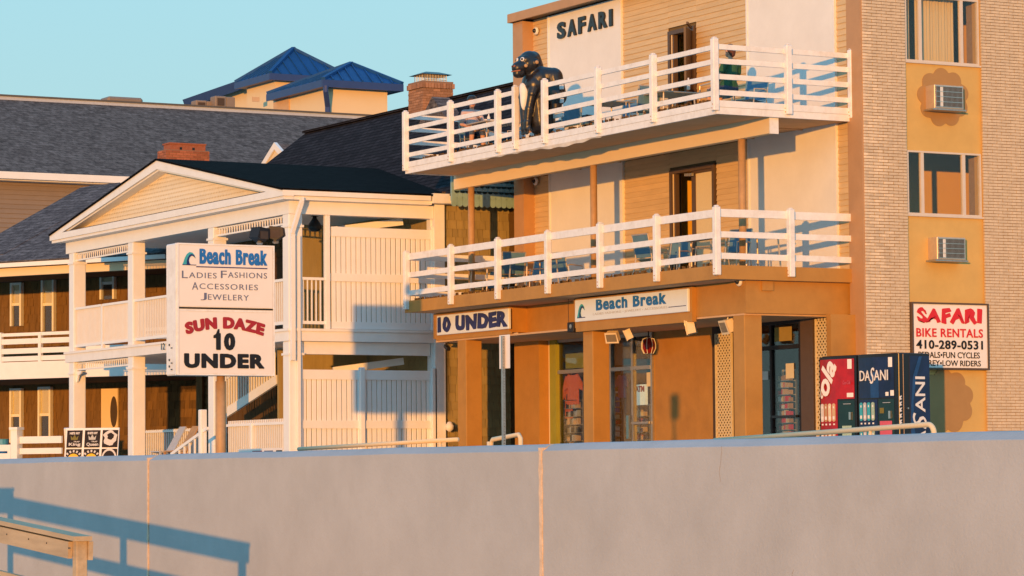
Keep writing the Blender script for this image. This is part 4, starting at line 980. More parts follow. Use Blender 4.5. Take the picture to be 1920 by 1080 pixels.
rack(SX+.24, 52.38, .5, 1.75, 'postcard rack behind the right shop door', 10, 5, ('brown2','teelight','red','soffit'))
rack(SX+.5, 58.35, .5, 1.2, 'low rack of goods deeper inside the shop entrance', 5, 5, ('red','navyink','cream_paper','soffit'))
def hang(x, y, z0_, z1_, w_, m_, lab, cat='shirt', nm='hanging_shirt'):
    t = thing(nm, lab, cat, (x, y, z0_)); h = z1_-z0_
    pts = [(-.30,0),(.30,0),(.28,.55),(.50,.45),(.50,.70),(.25,1),(.1,.96),(-.1,.96),(-.25,1),(-.50,.70),(-.50,.45),(-.28,.55)]
    mb = MB(); mb.prism([(a_*w_, b_*h) for a_, b_ in pts], (x, y, z0_), (0,-1,0), (0,0,1), (1,0,0), .03); obj('cloth', mb, m_, t)
    obj('hanger', MB().tube([(x+.015, y+.12*w_, z1_-.02), (x+.015, y, z1_+.06), (x+.015, y, z1_+.12)], .006, 5), M['metal'], t); return t
hang(SX+.10, 60.75, 1.25, 1.93, .8, M['orange_cloth'], 'orange shirt hanging in the left shop window')
hang(SX+.16, 61.05, .95, 1.90, .5, M['orange_cloth'], 'long orange cover-up beside the corner post of the shop window', 'dress', 'hanging_dress')
hang(SX+.16, 58.75, 1.35, 1.85, .5, M['pinkpaper'], 'pink shirt hanging behind the left glass door')
p = thing('atm_sign', 'lit white ATM sign hanging inside the shop entrance', 'sign', (SX+.3, 58.2, 1.2))
obj('panel', MB().box(SX+.3, SX+.36, 57.98, 58.42, 1.18, 1.62), emit_mat('lit_panel', (.75,.85,.75), .35), p)
m = MB(); letters(m, 'ATM', (SX+.298, 58.38, 1.46), (0,-1,0), (0,0,1), .36, .13, .006, .05); obj('lettering', m, M['darkred'], p)
for (x_, ya, yb, za, zb_, m_, lab) in ((SX-.02, 57.2, 57.4, 1.55, 1.85, 'cream_paper', 'pale notice on the upper corner of the right entrance door'),
        (SX-.02, 51.84, 52.12, 1.55, 1.85, 'cream_paper', 'square cream notice on the right shop door'),
        (SX-.02, 52.75, 52.95, 1.55, 1.72, 'teelight', 'small pale notice left of the right shop door frame'),
        (SX-.02, 51.9, 52.5, 2.30, 2.58, 'fadedposter', 'faded yellow poster in the transom above the right shop door'),
        (SX+.04, 59.98, 60.95, 2.05, 2.38, 'yellow', 'green poster in the transom of the left shop window'),
        (SX+.04, 58.0, 58.8, 2.05, 2.62, 'tealpanel', 'dark teal blind over the entrance doors')):
    tag(obj('poster', MB().box(x_, x_+.006, ya, yb, za, zb_), M[m_], off=(x_, (ya+yb)/2, za)), lab, 'poster')

# ================================================================== BALCONY FURNITURE
def chair(loc, rz, lab, grp, first=[None]):
    if first[0] is None:
        t = thing('patio_chair', lab, 'chair', (0,0,0))
        fr = MB()
        for s in (-1, 1):
            y = s*.27
            fr.tube([(.24,y,0),(.22,y,.40),(.20,y,.62),(-.12,y,.64),(-.22,y,.62)], .014, 6)
            fr.tube([(-.30,y,0),(-.20,y,.42),(-.30,y,.90)], .014, 6)
        fr.tube([(.20,-.27,.41),(.20,.27,.41)], .012, 6).tube([(-.30,-.27,.90),(-.30,.27,.90)], .014, 6).tube([(-.27,-.27,.15),(-.27,.27,.15)], .010, 6)
        obj('frame', fr, M['alu'], t)
        sh = MB(); pr_ = [(.24,.42),(.10,.395),(-.08,.39),(-.19,.42)]
        for (xa, za), (xb, zb_) in zip(pr_, pr_[1:]): sh.add([(xa,-.25,za),(xa,.25,za),(xb,.25,zb_),(xb,-.25,zb_),(xa,-.25,za-.01),(xa,.25,za-.01),(xb,.25,zb_-.01),(xb,-.25,zb_-.01)], [(0,1,2,3),(7,6,5,4),(0,4,5,1),(2,6,7,3)])
        obj('seat', sh, M['sling'], t)
        obj('backrest', MB().slab([(-.195,-.25,.44),(-.195,.25,.44),(-.30,.25,.89),(-.30,-.25,.89)], (1,0,.2), .01), M['sling'], t)
        first[0] = t; c = t
    else: c = copy_tree(first[0])
    c.location = loc; c.rotation_euler = (0,0,rad(rz)); c['label'] = lab; c['group'] = grp; return c
def table(loc, lab, grp, first=[None]):
    if first[0] is None:
        t = thing('patio_table', lab, 'table', (0,0,0))
        obj('top', MB().cbox(-.45,.45,-.45,.45,.70,.73,.008), M['tabletop'], t)
        for sx_ in (-1, 1):
            for sy in (-1, 1): obj('leg', MB().tube([(sx_*.40, sy*.40, 0), (sx_*.36, sy*.36, .70)], .017, 6), M['alu'], t)
        first[0] = t; c = t
    else: c = copy_tree(first[0])
    c.location = loc; c['label'] = lab; c['group'] = grp; return c
z1_, z2_ = 3.601, 6.681
GL, GU = 'blue sling chairs on the lower balcony', 'blue sling chairs on the upper balcony'
def onb(px_, X): return at(px_, 450, X=X).y
for px_, X, rz, lab in ((995, 34.3, 185, 'blue sling chair turned inward beside the third lower post from the left'), (1063, 34.4, 10, 'blue sling chair right of the third lower post, back to the ocean wall'),
        (900, 34.9, 200, 'chair half hidden at the far left end of the lower balcony'), (955, 33.2, 80, 'chair drawn sideways to the far table on the lower balcony'),
        (1262, 34.3, 200, 'blue sling chair in front of the lower brown door, left leaf'), (1222, 33.4, 5, 'chair left of the near lower table, pulled against the railing'),
        (1318, 34.2, 160, 'blue sling chair just left of the lower corner post'), (1373, 34.0, 200, 'blue sling chair just right of the lower corner post')):
    chair((X, onb(px_, X), z1_), rz, lab, GL)
for px_, X, lab in ((925, 34.1, 'far grey table on the lower balcony, near the left end'), (1000, 33.3, 'middle grey table on the lower balcony by the railing'), (1285, 33.3, 'grey table on the lower balcony before the brown door'), (1410, 33.9, 'grey table on the lower balcony right of the corner post')):
    table((X, onb(px_, X), z1_), lab, 'grey tables on the balconies')
def onu(px_, X): return at(px_, 180, X=X).y
UC = [(905, 33.5, 20, 'upper balcony chair facing the seated person in the pale shirt'), (960, 34.0, 170, 'blue upper balcony chair just left of the gorilla'), (1085, 34.3, 20, 'blue upper chair behind the first post right of the gorilla'),
      (1165, 34.2, 190, 'blue upper chair midway along the balcony'), (1205, 33.6, 90, 'upper chair drawn to the middle table'), (1345, 33.6, 100, 'upper chair under the person in the green shirt'), (1405, 34.6, 200, 'blue upper chair behind the green shirted person')]
for px_, X, rz, lab in UC: chair((X, onu(px_, X), z2_), rz, lab, GU)
for px_, X, lab in ((925, 33.2, 'grey table beside the seated person on the upper balcony'), (1135, 33.5, 'grey upper table between the gorilla and the door'), (1255, 33.9, 'grey upper table before the open door')):
    table((X, onu(px_, X), z2_), lab, 'grey tables on the balconies')
for px_, X, lab in ((1085, 33.4, 'white planter box right of the gorilla'), ):
    y = onu(px_, X); t = thing('cooler', 'small pale cooler on the upper deck right of the statue', 'cooler', (X, y, z2_))
    obj('body', MB().cbox(X-.2, X+.2, y-.28, y+.28, z2_, z2_+.32, .02), M['letwhite'], t); obj('lid', MB().cbox(X-.21, X+.21, y-.29, y+.29, z2_+.325, z2_+.38, .015), M['sling'], t)
ya_, yb_ = onu(1040, 34.9), onu(1108, 34.9)
t = thing('covered_grill', 'long black covered grill against the white panel, right of the gorilla', 'grill', (34.95, (ya_+yb_)/2, z2_))
obj('cover', MB().prism([(-.30,0),(.30,0),(.28,.62),(.20,.80),(-.16,.82),(-.28,.62)], (34.95, yb_, z2_+.04), (1,0,0), (0,0,1), (0,1,0), ya_-yb_), M['blackplastic'], t)
for k in range(2): obj('side_shelf', MB().box(34.55, 34.64, yb_, ya_, z2_+.42+.22*k, z2_+.46+.22*k), M['letwhite'], t)
for px_, X, zz, lab in ((1291, 33.9, z2_+.73, 'white bottle standing on the upper table by the door'), (916, 33.2, z2_+.73, 'white cup on the upper table beside the seated person')):
    y = onu(px_, X)
    t = tag(obj('bottle', MB().lathe([(.035,0),(.035,.15),(.015,.19),(.015,.24)], (X, y, zz), 12), M['letwhite'], off=(X, y, zz), smooth=True), lab, 'bottle' if px_ > 1000 else 'cup')
# ================================================================== GORILLA STATUE
gy = (ups[3]+ups[4])/2+.12; gx = CX+.10; gz = 6.68
gt = thing('gorilla_statue', 'black glossy gorilla statue with white chest leaning out over the upper balcony', 'statue', (gx, gy, gz))
KS = 1.03
def g(x, y, z): return Vector((gx+x*KS-.03, gy+y*KS, gz+.28+z*.95))
def h_(x, y, z):            # points of the head, turned a little towards the shop side
    c_, s_ = math.cos(rad(10)), math.sin(rad(10)); x += .04
    return g(x*c_-y*s_-.04, x*s_+y*c_, z+.03)
caps = [(g(.22,0,.15), g(.16,0,.75), .30, .30), (g(.16,0,.75), g(.06,0,1.02), .30, .27), (g(.10,.16,1.10), g(.10,-.16,1.10), .20, .20),
        (g(.10,-.06,1.16), g(.34,-.30,1.13), .22, .20), (g(.34,-.30,1.13), g(.40,-.36,.70), .20, .20), (g(.05,.12,.9), g(.0,-.1,.95), .22, .22),
        (g(.08,0,1.15), g(-.10,0,1.38), .20, .18), (h_(-.08,0,1.40), h_(-.06,0,1.46), .235, .225), (h_(.06,0,1.36), h_(.04,0,1.52), .21, .17),
        (h_(-.22,0,1.35), h_(-.36,0,1.29), .155, .135), (h_(-.20,.07,1.47), h_(-.20,-.07,1.47), .115, .115), (h_(-.30,0,1.19), h_(-.37,0,1.17), .115, .105), (h_(-.34,0,1.33), h_(-.40,0,1.31), .085, .075),
        (h_(-.06,.22,1.38), h_(-.06,.24,1.43), .055, .055), (h_(-.06,-.22,1.38), h_(-.06,-.24,1.43), .055, .055),
        (g(.02,-.16,1.08), g(-.10,-.19,.75), .145, .11), (g(-.10,-.19,.75), g(-.15,-.14,.42), .10, .085), (g(-.15,-.14,.42), g(-.17,-.11,.12), .095, .07), (g(-.17,-.11,.12), g(-.18,-.10,-.02), .085, .07),
        (g(.04,.20,1.08), g(-.08,.22,.72), .145, .11), (g(-.08,.22,.72), g(-.14,.10,.42), .10, .085), (g(-.14,.10,.42), g(-.17,.04,.12), .09, .07), (g(-.17,.04,.12), g(-.18,.04,-.02), .08, .065),
        (g(.26,-.20,.98), g(.34,-.42,.72), .19, .16), (g(.34,-.42,.72), g(.34,-.40,.45), .15, .12),
        (g(.28,.14,.2), g(.26,.16,-.17), .15, .12), (g(.28,-.14,.2), g(.26,-.16,-.17), .15, .12)]
for s, b in ((-.10, -.105), (.04, .04)):
    for k in range(4): caps.append((g(-.19, b-.055+k*.036, -.02), g(-.185, b-.06+k*.040, -.13-.012*(k in (1,2))), .024, .020))
    caps.append((g(-.15, b+.07*(1 if b > 0 else -1), .03), g(-.17, b+.095*(1 if b > 0 else -1), -.05), .024, .02))
blob('body', caps, .016, M['gorilla'], gt, smooth_it=2)
cp = MB(); rings = [(1.0, -.05), (.93, -.01), (.75, .015), (.45, .03), (.15, .036)]; n_ = 26; c0_ = g(-.235, .0, .70)
for r, z in rings:
    for k in range(n_):
        a_ = 2*math.pi*k/n_; yy = math.cos(a_)*r; zz = math.sin(a_)*r
        cp.v.append(c0_+Vector((-z+.035*yy*yy-(.04*zz if zz > 0 else .0), yy*.105*(1+.40*zz), zz*.29)))
for i in range(len(rings)-1):
    for k in range(n_): cp.f.append((i*n_+k, i*n_+(k+1) % n_, (i+1)*n_+(k+1) % n_, (i+1)*n_+k))
cp.f.append(tuple((len(rings)-1)*n_+k for k in range(n_)))
obj('chest_patch', cp, M['letwhite'], gt, smooth=True)
def hdir(x, y, z): c_, s_ = math.cos(rad(10)), math.sin(rad(10)); return (x*c_-y*s_, x*s_+y*c_, z)
for s in (-1, 1):
    e_ = obj('eye', MB().lathe([(.046,-.02),(.044,.004),(.03,.014),(.001,.018)], h_(-.312, s*.088, 1.478), 16, hdir(-.85, s*.5, .12)), M['letwhite'], gt, smooth=True)
    obj('pupil', MB().lathe([(.026,-.004),(.022,.010),(.001,.012)], h_(-.328, s*.096, 1.480), 12, hdir(-.85, s*.5, .12)), M['black'], e_, smooth=True)
    obj('nostril', MB().lathe([(.026,0),(.012,.006)], h_(-.485, s*.04, 1.32), 10, hdir(-1, s*.3, .3)), M['redbrick'], gt)
    obj('ear_patch', MB().lathe([(.04,0),(.02,.014)], h_(-.09, s*.285, 1.41), 10, hdir(-.4, s*1, 0)), M['rust'], gt)
    obj('cheek_highlight', MB().lathe([(.045,-.01),(.03,.008),(.01,.012)], h_(-.28, s*.165, 1.33), 12, hdir(-.5, s*1, 0)), M['rust'], gt, smooth=True)
obj('mouth', MB().tube([h_(-.40,.125,1.22), h_(-.475,.06,1.205), h_(-.48,-.06,1.205), h_(-.40,-.125,1.22)], .014, 6), M['redbrick'], gt)

# ================================================================== PEOPLE (seated)
def person(loc, rz, lab, hair, top, bottom, cap=None, armpose=0, lean=.0):
    t = thing('person', lab, 'person', loc, rad(rz))
    # facing +X, seat height .42
    H0 = Vector((0,0,.50)); def_ = []
    hip = [Vector((0, s*.09, .50)) for s in (-1, 1)]; sh = [Vector((-.10-lean, s*.17, 1.00)) for s in (-1, 1)]
    caps = [((0,-.07,.50), (0,.07,.50), .12, .12), ((0,0,.52), (-.05-lean*.5,0,.75), .125, .12), ((-.05-lean*.5,0,.75), (-.08-lean,0,.95), .125, .13), ((-.10-lean,-.13,.99), (-.10-lean,.13,.99), .075, .075),
            ((-.09-lean,0,1.02), (-.07-lean,0,1.14), .052, .05), ((-.06-lean,0,1.22), (-.05-lean,0,1.25), .090, .098), ((-.01-lean,0,1.17), (.0-lean,0,1.18), .062, .058), ((.045-lean,0,1.215), (.052-lean,0,1.195), .014, .017),
            ((-.06-lean,.093,1.21), (-.06-lean,.096,1.24), .018, .018), ((-.06-lean,-.093,1.21), (-.06-lean,-.096,1.24), .018, .018)]
    for i, s in enumerate((-1, 1)):
        kn = Vector((.43, s*.12, .50)); an_ = Vector((.40+.05*s, s*.13, .09)); toe = an_+Vector((.15, 0, -.05))
        caps += [(hip[i], kn, .085, .06), (kn, kn*.5+an_*.5, .056, .055), (kn*.5+an_*.5, an_, .055, .037), (an_, toe, .04, .03)]
        el = sh[i]+Vector((.08, s*.08, -.27)); wr_ = Vector((.28, s*.13, .62)) if armpose == 0 else Vector((.30, s*.05, .86 if s > 0 else .62))
        caps += [(sh[i], el, .052, .042), (el, wr_, .04, .027), (wr_, wr_+(wr_-el).normalized()*.07, .032, .028)]
        d = (wr_-el).normalized(); ct = wr_+d*.07
        for k in range(4): o_ = Vector((0, (k-1.5)*.019, 0)); caps.append((ct+o_, ct+o_+d*(.06+.012*(k in (1,2)))+Vector((0,0,-.02)), .0095, .008))
        caps.append((wr_+Vector((0,-s*.025,0)), wr_+d*.06+Vector((0,-s*.055,0)), .011, .009))
    b = blob('body', caps, .0125, M['skin'], t, off=(0,0,0), smooth_it=2)
    sh_ = [((0,-.06,.55), (0,.06,.55), .135, .135), ((0,0,.58), (-.05-lean*.5,0,.75), .142, .135), ((-.05-lean*.5,0,.75), (-.08-lean,0,.94), .14, .142), ((-.10-lean,-.13,.985), (-.10-lean,.13,.985), .090, .090)]
    for i, s in enumerate((-1, 1)):
        el = sh[i]+Vector((.08, s*.08, -.27)); sh_.append((sh[i], sh[i]*.35+el*.65, .070, .064))
    blob('shirt', sh_, .016, top, t, off=(0,0,0), smooth_it=3)
    sh_ = [((0,-.07,.49), (0,.07,.49), .137, .137)]
    for i, s in enumerate((-1, 1)): kn = Vector((.43, s*.12, .50)); sh_.append((hip[i], hip[i]*.25+kn*.75, .10, .082))
    blob('shorts', sh_, .016, bottom, t, off=(0,0,0), smooth_it=3)
    hc = [((-.085-lean,0,1.25), (-.065-lean,0,1.275), .100, .102), ((-.12-lean,0,1.20), (-.13-lean,0,1.16), .075, .055)]
    blob('hair', hc, .014, hair, t, off=(0,0,0), smooth_it=2)
    for s in (-1, 1): obj('eye', MB().lathe([(.011,0),(.001,.006)], (.027-lean, s*.033, 1.235), 8, (1, s*.2, 0)), M['black'], t, off=(0,0,0))
    obj('mouth', MB().tube([(.052-lean,-.022,1.160), (.062-lean,0,1.157), (.052-lean,.022,1.160)], .005, 5), M['darkred'], t, off=(0,0,0))
    if cap: obj('cap', MB().lathe([(.112,0),(.112,.03),(.095,.08),(.05,.11),(.001,.118)], (-.06-lean,0,1.275), 16).box(.02-lean,.15-lean,-.075,.075,1.278,1.288), cap, t, off=(0,0,0), smooth=False)
    for s in (-1, 1): obj('shoe', MB().cbox(.36+.05*s, .62+.05*s, s*.13-.045, s*.13+.045, .0, .075, .02), M['letwhite'], t, off=(0,0,0))
    return t
X = 33.0; y = onu(886, X)
person((X, y, z2_+.02), 255, 'seated person in black cap and pale shirt, far end of upper balcony', M['hair_b'], M['tee'], M['navy'], M['black'], 1)
chair((X+.05, y+.03, z2_), 255, 'chair under the person in the black cap on the upper balcony', GU)
X = 33.6; y = onu(1362, X)-.1
person((X, y, z2_+.02), 100, 'seated person with brown hair in a green shirt behind the upper corner post', M['hair_br'], M['green'], M['navy'], None, 0, -.02)

# ================================================================== GABLED HOUSE
GX, GY = 29.97, 64.2
gh = thing('gabled_house', 'white trimmed beach house with a shingled gable over two storeys of railed porches', 'house', (34, 71, 0))
RWH = M['white']
fl0, fl1 = 2.74, 3.02
# porch floor and beams
obj('porch_floor', MB().box(GX+.1, 33.7, GY+.1, 78.0, 2.80, 3.0), M['vinyl'], gh)
obj('floor_band', MB().box(GX, GX+.1, GY, 78.05, fl0, fl1-.06).box(GX-.03, GX+.1, GY-.03, 78.08, fl1-.058, fl1), RWH, gh)
obj('floor_band', MB().box(GX+.101, 33.66, GY, GY+.1, fl0, fl1-.06).box(GX+.101, 33.66, GY-.03, GY+.1, fl1-.058, fl1), RWH, gh)
obj('lower_beam', MB().box(GX+.11, 33.6, GY+.12, GY+.3, 2.45, 2.73), RWH, gh)
obj('eave_beam', MB().box(GX+.02, GX+.30, GY+.02, 78.05, 5.60, 5.90), M['vinyl'], gh)
obj('eave_beam', MB().box(GX+.301, 33.65, GY+.02, GY+.30, 5.60, 5.90), M['vinyl'], gh)
obj('porch_ceiling', MB().box(GX+.1, 33.7, GY+.1, 78, 5.82, 5.88), M['vinyl'], gh)
obj('porch_ceiling', MB().box(GX+.1, 33.7, GY+.1, 78, 2.735, 2.795), M['vinyl'], gh)
# cornice
obj('cornice', MB().box(GX-.22, GX+.02, GY-.22, 78.45, 5.90, 5.97).box(GX-.26, GX+.02, GY-.26, 78.5, 5.972, 6.13), RWH, gh)
obj('gutter', MB().box(GX+.021, 33.45, GY-.26, GY-.08, 5.99, 6.13).box(GX+.021, 33.5, GY-.20, GY+.02, 5.90, 5.985), RWH, gh)
obj('gutter', MB().box(33.5, 34.5, GY-.30, GY-.02, 5.94, 6.16), RWH, gh)
# posts
pxs = [(128, 500), (238, 470), (388, 440), (541, 420)]
pys = [at(x, y, X=GX).y for x, y in pxs]
for i, y in enumerate(pys):
    y1 = y; y0 = y
    for (z0, z1) in ((0, fl0), (fl1, 5.60)):
        pass
    s_ = .17; cy_ = y+.0+s_*0
    c = cy_+0
    c = y-0.0
    yc = y-.17 if i < 3 else y+.18
    yc = y-.17+(0 if i < 3 else .37)
    xx = GX+.19
    p_ = obj('porch_post', MB().cbox(xx-s_, xx+s_, yc-s_, yc+s_, 0, fl0-.002, .015), M['vinyl'], gh)
    obj('post_collar', MB().box(xx-s_-.025, xx+s_+.025, yc-s_-.025, yc+s_+.025, 2.42, 2.47), M['vinyl'], p_)
    p_ = obj('porch_post', MB().cbox(xx-s_, xx+s_, yc-s_, yc+s_, fl1+.002, 5.598, .015), M['vinyl'], gh)
    obj('post_collar', MB().box(xx-s_-.025, xx+s_+.025, yc-s_-.025, yc+s_+.025, 5.30, 5.35), M['vinyl'], p_)
PYC = [y-.17+(0 if i < 3 else .37) for i, y in enumerate(pys)]
# front balustrades and spindle friezes
bal = MB().box(-.014, .014, -.014, .014, 0, .96).mesh('baluster'); bal.materials.append(M['vinyl'])
def balustrade(x0, y0, x1, y1, z, h=1.08, sp=.105, nm='baluster'):
    p = Vector((x0, y0, 0)); q = Vector((x1, y1, 0)); L = (q-p).length; d = (q-p)/L
    tr = obj('top_rail', MB().bar(p+Vector((0,0,z+h)), q+Vector((0,0,z+h)), .09, .06), M['vinyl'], gh)
    obj('bottom_rail', MB().bar(p+Vector((0,0,z+.09)), q+Vector((0,0,z+.09)), .06, .07), M['vinyl'], gh)
    n = int(L/sp)
    for k in range(1, n):
        c = p+d*(L*k/n); o = bpy.data.objects.new('baluster', bal); COL.objects.link(o); o.parent = gh; o.location = Vector((c.x, c.y, z+.10))-Vector(gh['_b'])
def frieze(y0, y1, z, x=GX+.12):
    f_ = obj('frieze_rail', MB().box(x-.02, x+.02, y0, y1, z-.20, z-.16).box(x-.02, x+.02, y0, y1, z-.03, z), M['vinyl'], gh)
    m = MB(); n = int((y1-y0)/.14)
    for k in range(1, n): yy = y0+(y1-y0)*k/n; m.tube([(x, yy, z-.16), (x, yy, z-.03)], [.012, .022], 5)
    obj('spindles', m, M['vinyl'], f_, kind='stuff')
for i in range(3):
    ya, yb = PYC[i+1]+.17, PYC[i]-.17
    if i == 0:
        mid = (ya+yb)/2; obj('mid_post', MB().box(GX+.06, GX+.14, mid-.05, mid+.05, fl1, fl1+1.1), M['vinyl'], gh)
        balustrade(GX+.10, mid+.05, GX+.10, yb, fl1+.05, 1.06, .085); balustrade(GX+.10, ya, GX+.10, mid-.05, fl1+.05, 1.06, .085)
    else: balustrade(GX+.10, ya, GX+.10, yb, fl1+.05, 1.06, .105)
    if i != 1: frieze(ya, yb, 5.58)
    if i == 0:
        frieze(ya, yb, fl0-.02)
        for (yy, s) in ((yb, -1), (ya, 1)): obj('corner_bracket', MB().prism([(0,0),(s*.34,0),(s*.30,-.06),(s*.12,-.12),(s*.05,-.26),(0,-.30)], (GX+.10, yy, fl0-.24), (0,1,0), (0,0,1), (1,0,0), .04), M['vinyl'], gh)
# pediment
pk = at(293, 300, X=GX-.2); ybL, ybR = 78.5, GY-.26; zE = 6.13; zP = pk.z; yP = (ybL+ybR)/2
sl2 = (zP-zE)/(yP-ybR)
m = MB()
obj('pediment_wall', MB().prism([(GY+.1-0, 0), (78.1, 0), (yP, zP-zE-.15)], (GX+.1, 0, zE), (0,1,0), (0,0,1), (1,0,0), .1), M['cream_sh'], gh)
rows = 11; rh_ = (zP-zE-.2)/rows
for r_ in range(rows):
    za = zE+r_*rh_; half = (zP-.17-za)/sl2; half2 = (zP-.17-za-rh_)/sl2
    if half2 < .2: half2 = .2
    ya, yb = yP-half, yP+half; ya2, yb2 = yP-half2, yP+half2
    # one course with a scalloped lower edge
    mb = MB(); n_ = max(6, int((yb-ya)/.16)); vs = []; fs = []
    for k in range(n_+1):
        y = ya+(yb-ya)*k/n_; yt = min(max(y, ya2), yb2); vs.append((GX+.075, y, za)); vs.append((GX+.092, yt, za+rh_))
    for k in range(n_): fs.append((2*k, 2*k+1, 2*k+3, 2*k+2))
    b0_ = len(vs)
    for k in range(n_):
        y = ya+(yb-ya)*(k+.5)/n_; vs.append((GX+.070, y, za-.035))
        fs.append((2*k, 2*k+2, b0_+k))
    mb.add(vs, fs)
    for k in range(n_+1):
        pass
    obj('shingle_course', mb, M['cream_sh'], gh)
obj('pediment_sill', MB().box(GX-.24, GX+.1, GY+.4, 77.9, zE, zE+.02), M['brown_dark'], gh)
def rake(yA, zA, yB, zB_):
    q = MB(); th = .26
    q.prism([(yA, zA), (yB, zB_), (yB, zB_-th), (yA, zA-th)] , (GX-.24, 0, 0), (0,1,0), (0,0,1), (1,0,0), .05)
    return q
obj('rake_board', MB().prism([(ybR, zE-.0), (yP, zP), (yP, zP-.24), (ybR+.9, zE)], (GX-.26, 0, 0), (0,1,0), (0,0,1), (1,0,0), .06), RWH, gh)
obj('rake_board', MB().prism([(yP, zP), (ybL, zE-.0), (ybL-.9, zE), (yP, zP-.24)], (GX-.26, 0, 0), (0,1,0), (0,0,1), (1,0,0), .06), RWH, gh)
obj('rake_soffit', MB().prism([(ybR+.9, zE), (yP, zP-.24), (yP, zP-.28), (ybR+1.1, zE)], (GX-.20, 0, 0), (0,1,0), (0,0,1), (1,0,0), .3), M['vinyl'], gh)
obj('rake_soffit', MB().prism([(yP, zP-.24), (ybL-.9, zE), (ybL-1.1, zE), (yP, zP-.28)], (GX-.20, 0, 0), (0,1,0), (0,0,1), (1,0,0), .3), M['vinyl'], gh)
# porch roof (ridge along X)
xr = 39.0
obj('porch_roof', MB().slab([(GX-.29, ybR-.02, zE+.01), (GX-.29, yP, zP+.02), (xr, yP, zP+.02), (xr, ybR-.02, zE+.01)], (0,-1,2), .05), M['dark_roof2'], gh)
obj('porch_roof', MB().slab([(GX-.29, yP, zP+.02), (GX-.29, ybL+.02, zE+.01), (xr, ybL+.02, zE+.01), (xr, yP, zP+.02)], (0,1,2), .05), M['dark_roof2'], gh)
# main hip roof facing the ocean: eave parallel to the street, ridge above
mx0, mxr = 33.9, 38.6
zR = at(760, 206, X=mxr).z; yRl = at(573, 246, X=mxr).y; zE2 = 6.14
eL = Vector((mx0, 70, zE2)); rL = Vector((mxr, 70, zR)); npl = (rL-eL).cross(Vector((0,1,0))).normalized()
hq = at(508, 300, pl=(eL, npl)); hr = Vector((mxr, yRl, zR)); hd = hq-hr; hl = hr+hd*((zE2-zR)/hd.z); yl = hl.y
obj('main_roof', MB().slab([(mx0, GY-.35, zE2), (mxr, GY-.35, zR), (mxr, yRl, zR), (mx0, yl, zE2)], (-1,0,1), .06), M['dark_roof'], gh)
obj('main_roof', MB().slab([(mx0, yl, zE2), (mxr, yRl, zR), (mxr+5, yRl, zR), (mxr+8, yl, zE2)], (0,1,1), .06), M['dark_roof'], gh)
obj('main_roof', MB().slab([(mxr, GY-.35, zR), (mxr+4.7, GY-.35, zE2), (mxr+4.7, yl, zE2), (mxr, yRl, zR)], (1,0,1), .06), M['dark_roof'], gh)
obj('ridge_cap', MB().bar((mxr, GY-.35, zR+.02), (mxr, yRl, zR+.02), .22, .06), M['dark_roof'], gh)
obj('gable_end_wall', MB().prism([(mx0+.1, 6.1), (mxr+4.5, 6.1), (mxr, zR-.1)], (0, GY+.12, 0), (1,0,0), (0,0,1), (0,1,0), .1), M['cedar_tan'], gh)
# main body walls
obj('side_wall', MB().box(33.72, 43, GY+.13, GY+.25, 0, 6.1), M['tan_back'], gh)
obj('front_wall', MB().box(33.7, 33.85, GY+.25, 78, 0, 6.1), M['cedar_back'], gh)
obj('corner_board', MB().box(33.66, 33.92, GY-.02, GY+.12, 0, 5.93).box(33.62, 33.70, GY+.121, GY+.3, 0, 5.93), RWH, gh)
# individually laid shingles
def shingles(plane, c, a0, a1, z0, z1, m_, w0=.16, rh=.19, skip=None, single=True, limit=300, joined=None):
    random.seed(int(a0*7+z0*13)); r_ = 0; z = z0; cnt = 0
    while z < z1-.02:
        a_ = a0-(random.random()*.15)
        while a_ < a1:
            w_ = w0*random.uniform(.7, 1.5); b_ = min(a_+w_, a1); aa = max(a_, a0)
            if b_-aa > .03 and not (skip and skip((aa+b_)/2, z+rh/2)):
                t = random.uniform(.012, .03); g_ = .005; zt_ = min(z+rh+.02, z1); dz = random.uniform(-.008, .004)
                mb = joined if (joined is not None and not single) else MB()
                if plane == 'Y': mb.add([(aa+g_, c-t, z+dz), (b_-g_, c-t, z+dz), (b_-g_, c, zt_), (aa+g_, c, zt_), (aa+g_, c, z+dz), (b_-g_, c, z+dz)], [(0,1,2,3), (0,4,5,1), (0,3,4), (1,5,2)])
                else: mb.add([(c-t, aa+g_, z+dz), (c-t, b_-g_, z+dz), (c, b_-g_, zt_), (c, aa+g_, zt_), (c, aa+g_, z+dz), (c, b_-g_, z+dz)], [(0,1,2,3), (0,4,5,1), (0,3,4), (1,5,2)])
                if single: obj('shingle', mb, m_, gh); cnt += 1
            a_ += w_
        z += rh; r_ += 1
    return cnt
j = MB()
shingles('Y', GY+.12, 33.93, 35.7, 0.0, 6.0, M['cedar_tan'], .20, .20)
shingles('Y', GY+.12, 33.93, 35.7, 6.2, 6.25, M['cedar_tan'], .20, .20, single=False, joined=j)
shingles('Y', GY+.12, 35.7, 43, 0.0, 6.0, M['cedar_tan'], .20, .20, single=False, joined=j)
j2 = MB(); shingles('X', 33.69, GY+.3, 71.5, 0.0, 6.0, M['cedar_tan'], .22, .20, None, single=False, joined=j2); obj('shingle_field', j2, M['cedar_tan'], gh, kind='stuff')
shingles('X', 33.69, 71.5, 78, 0.0, 6.0, M['cedar'], .26, .24, lambda a_, z: (72.3 < a_ < 73.6 and 3.1 < z < 5.3) or (71.6 < a_ < 72.9 and .1 < z < 2.3), single=False, joined=j)
obj('shingle_field', j, M['cedar'], gh, kind='stuff')
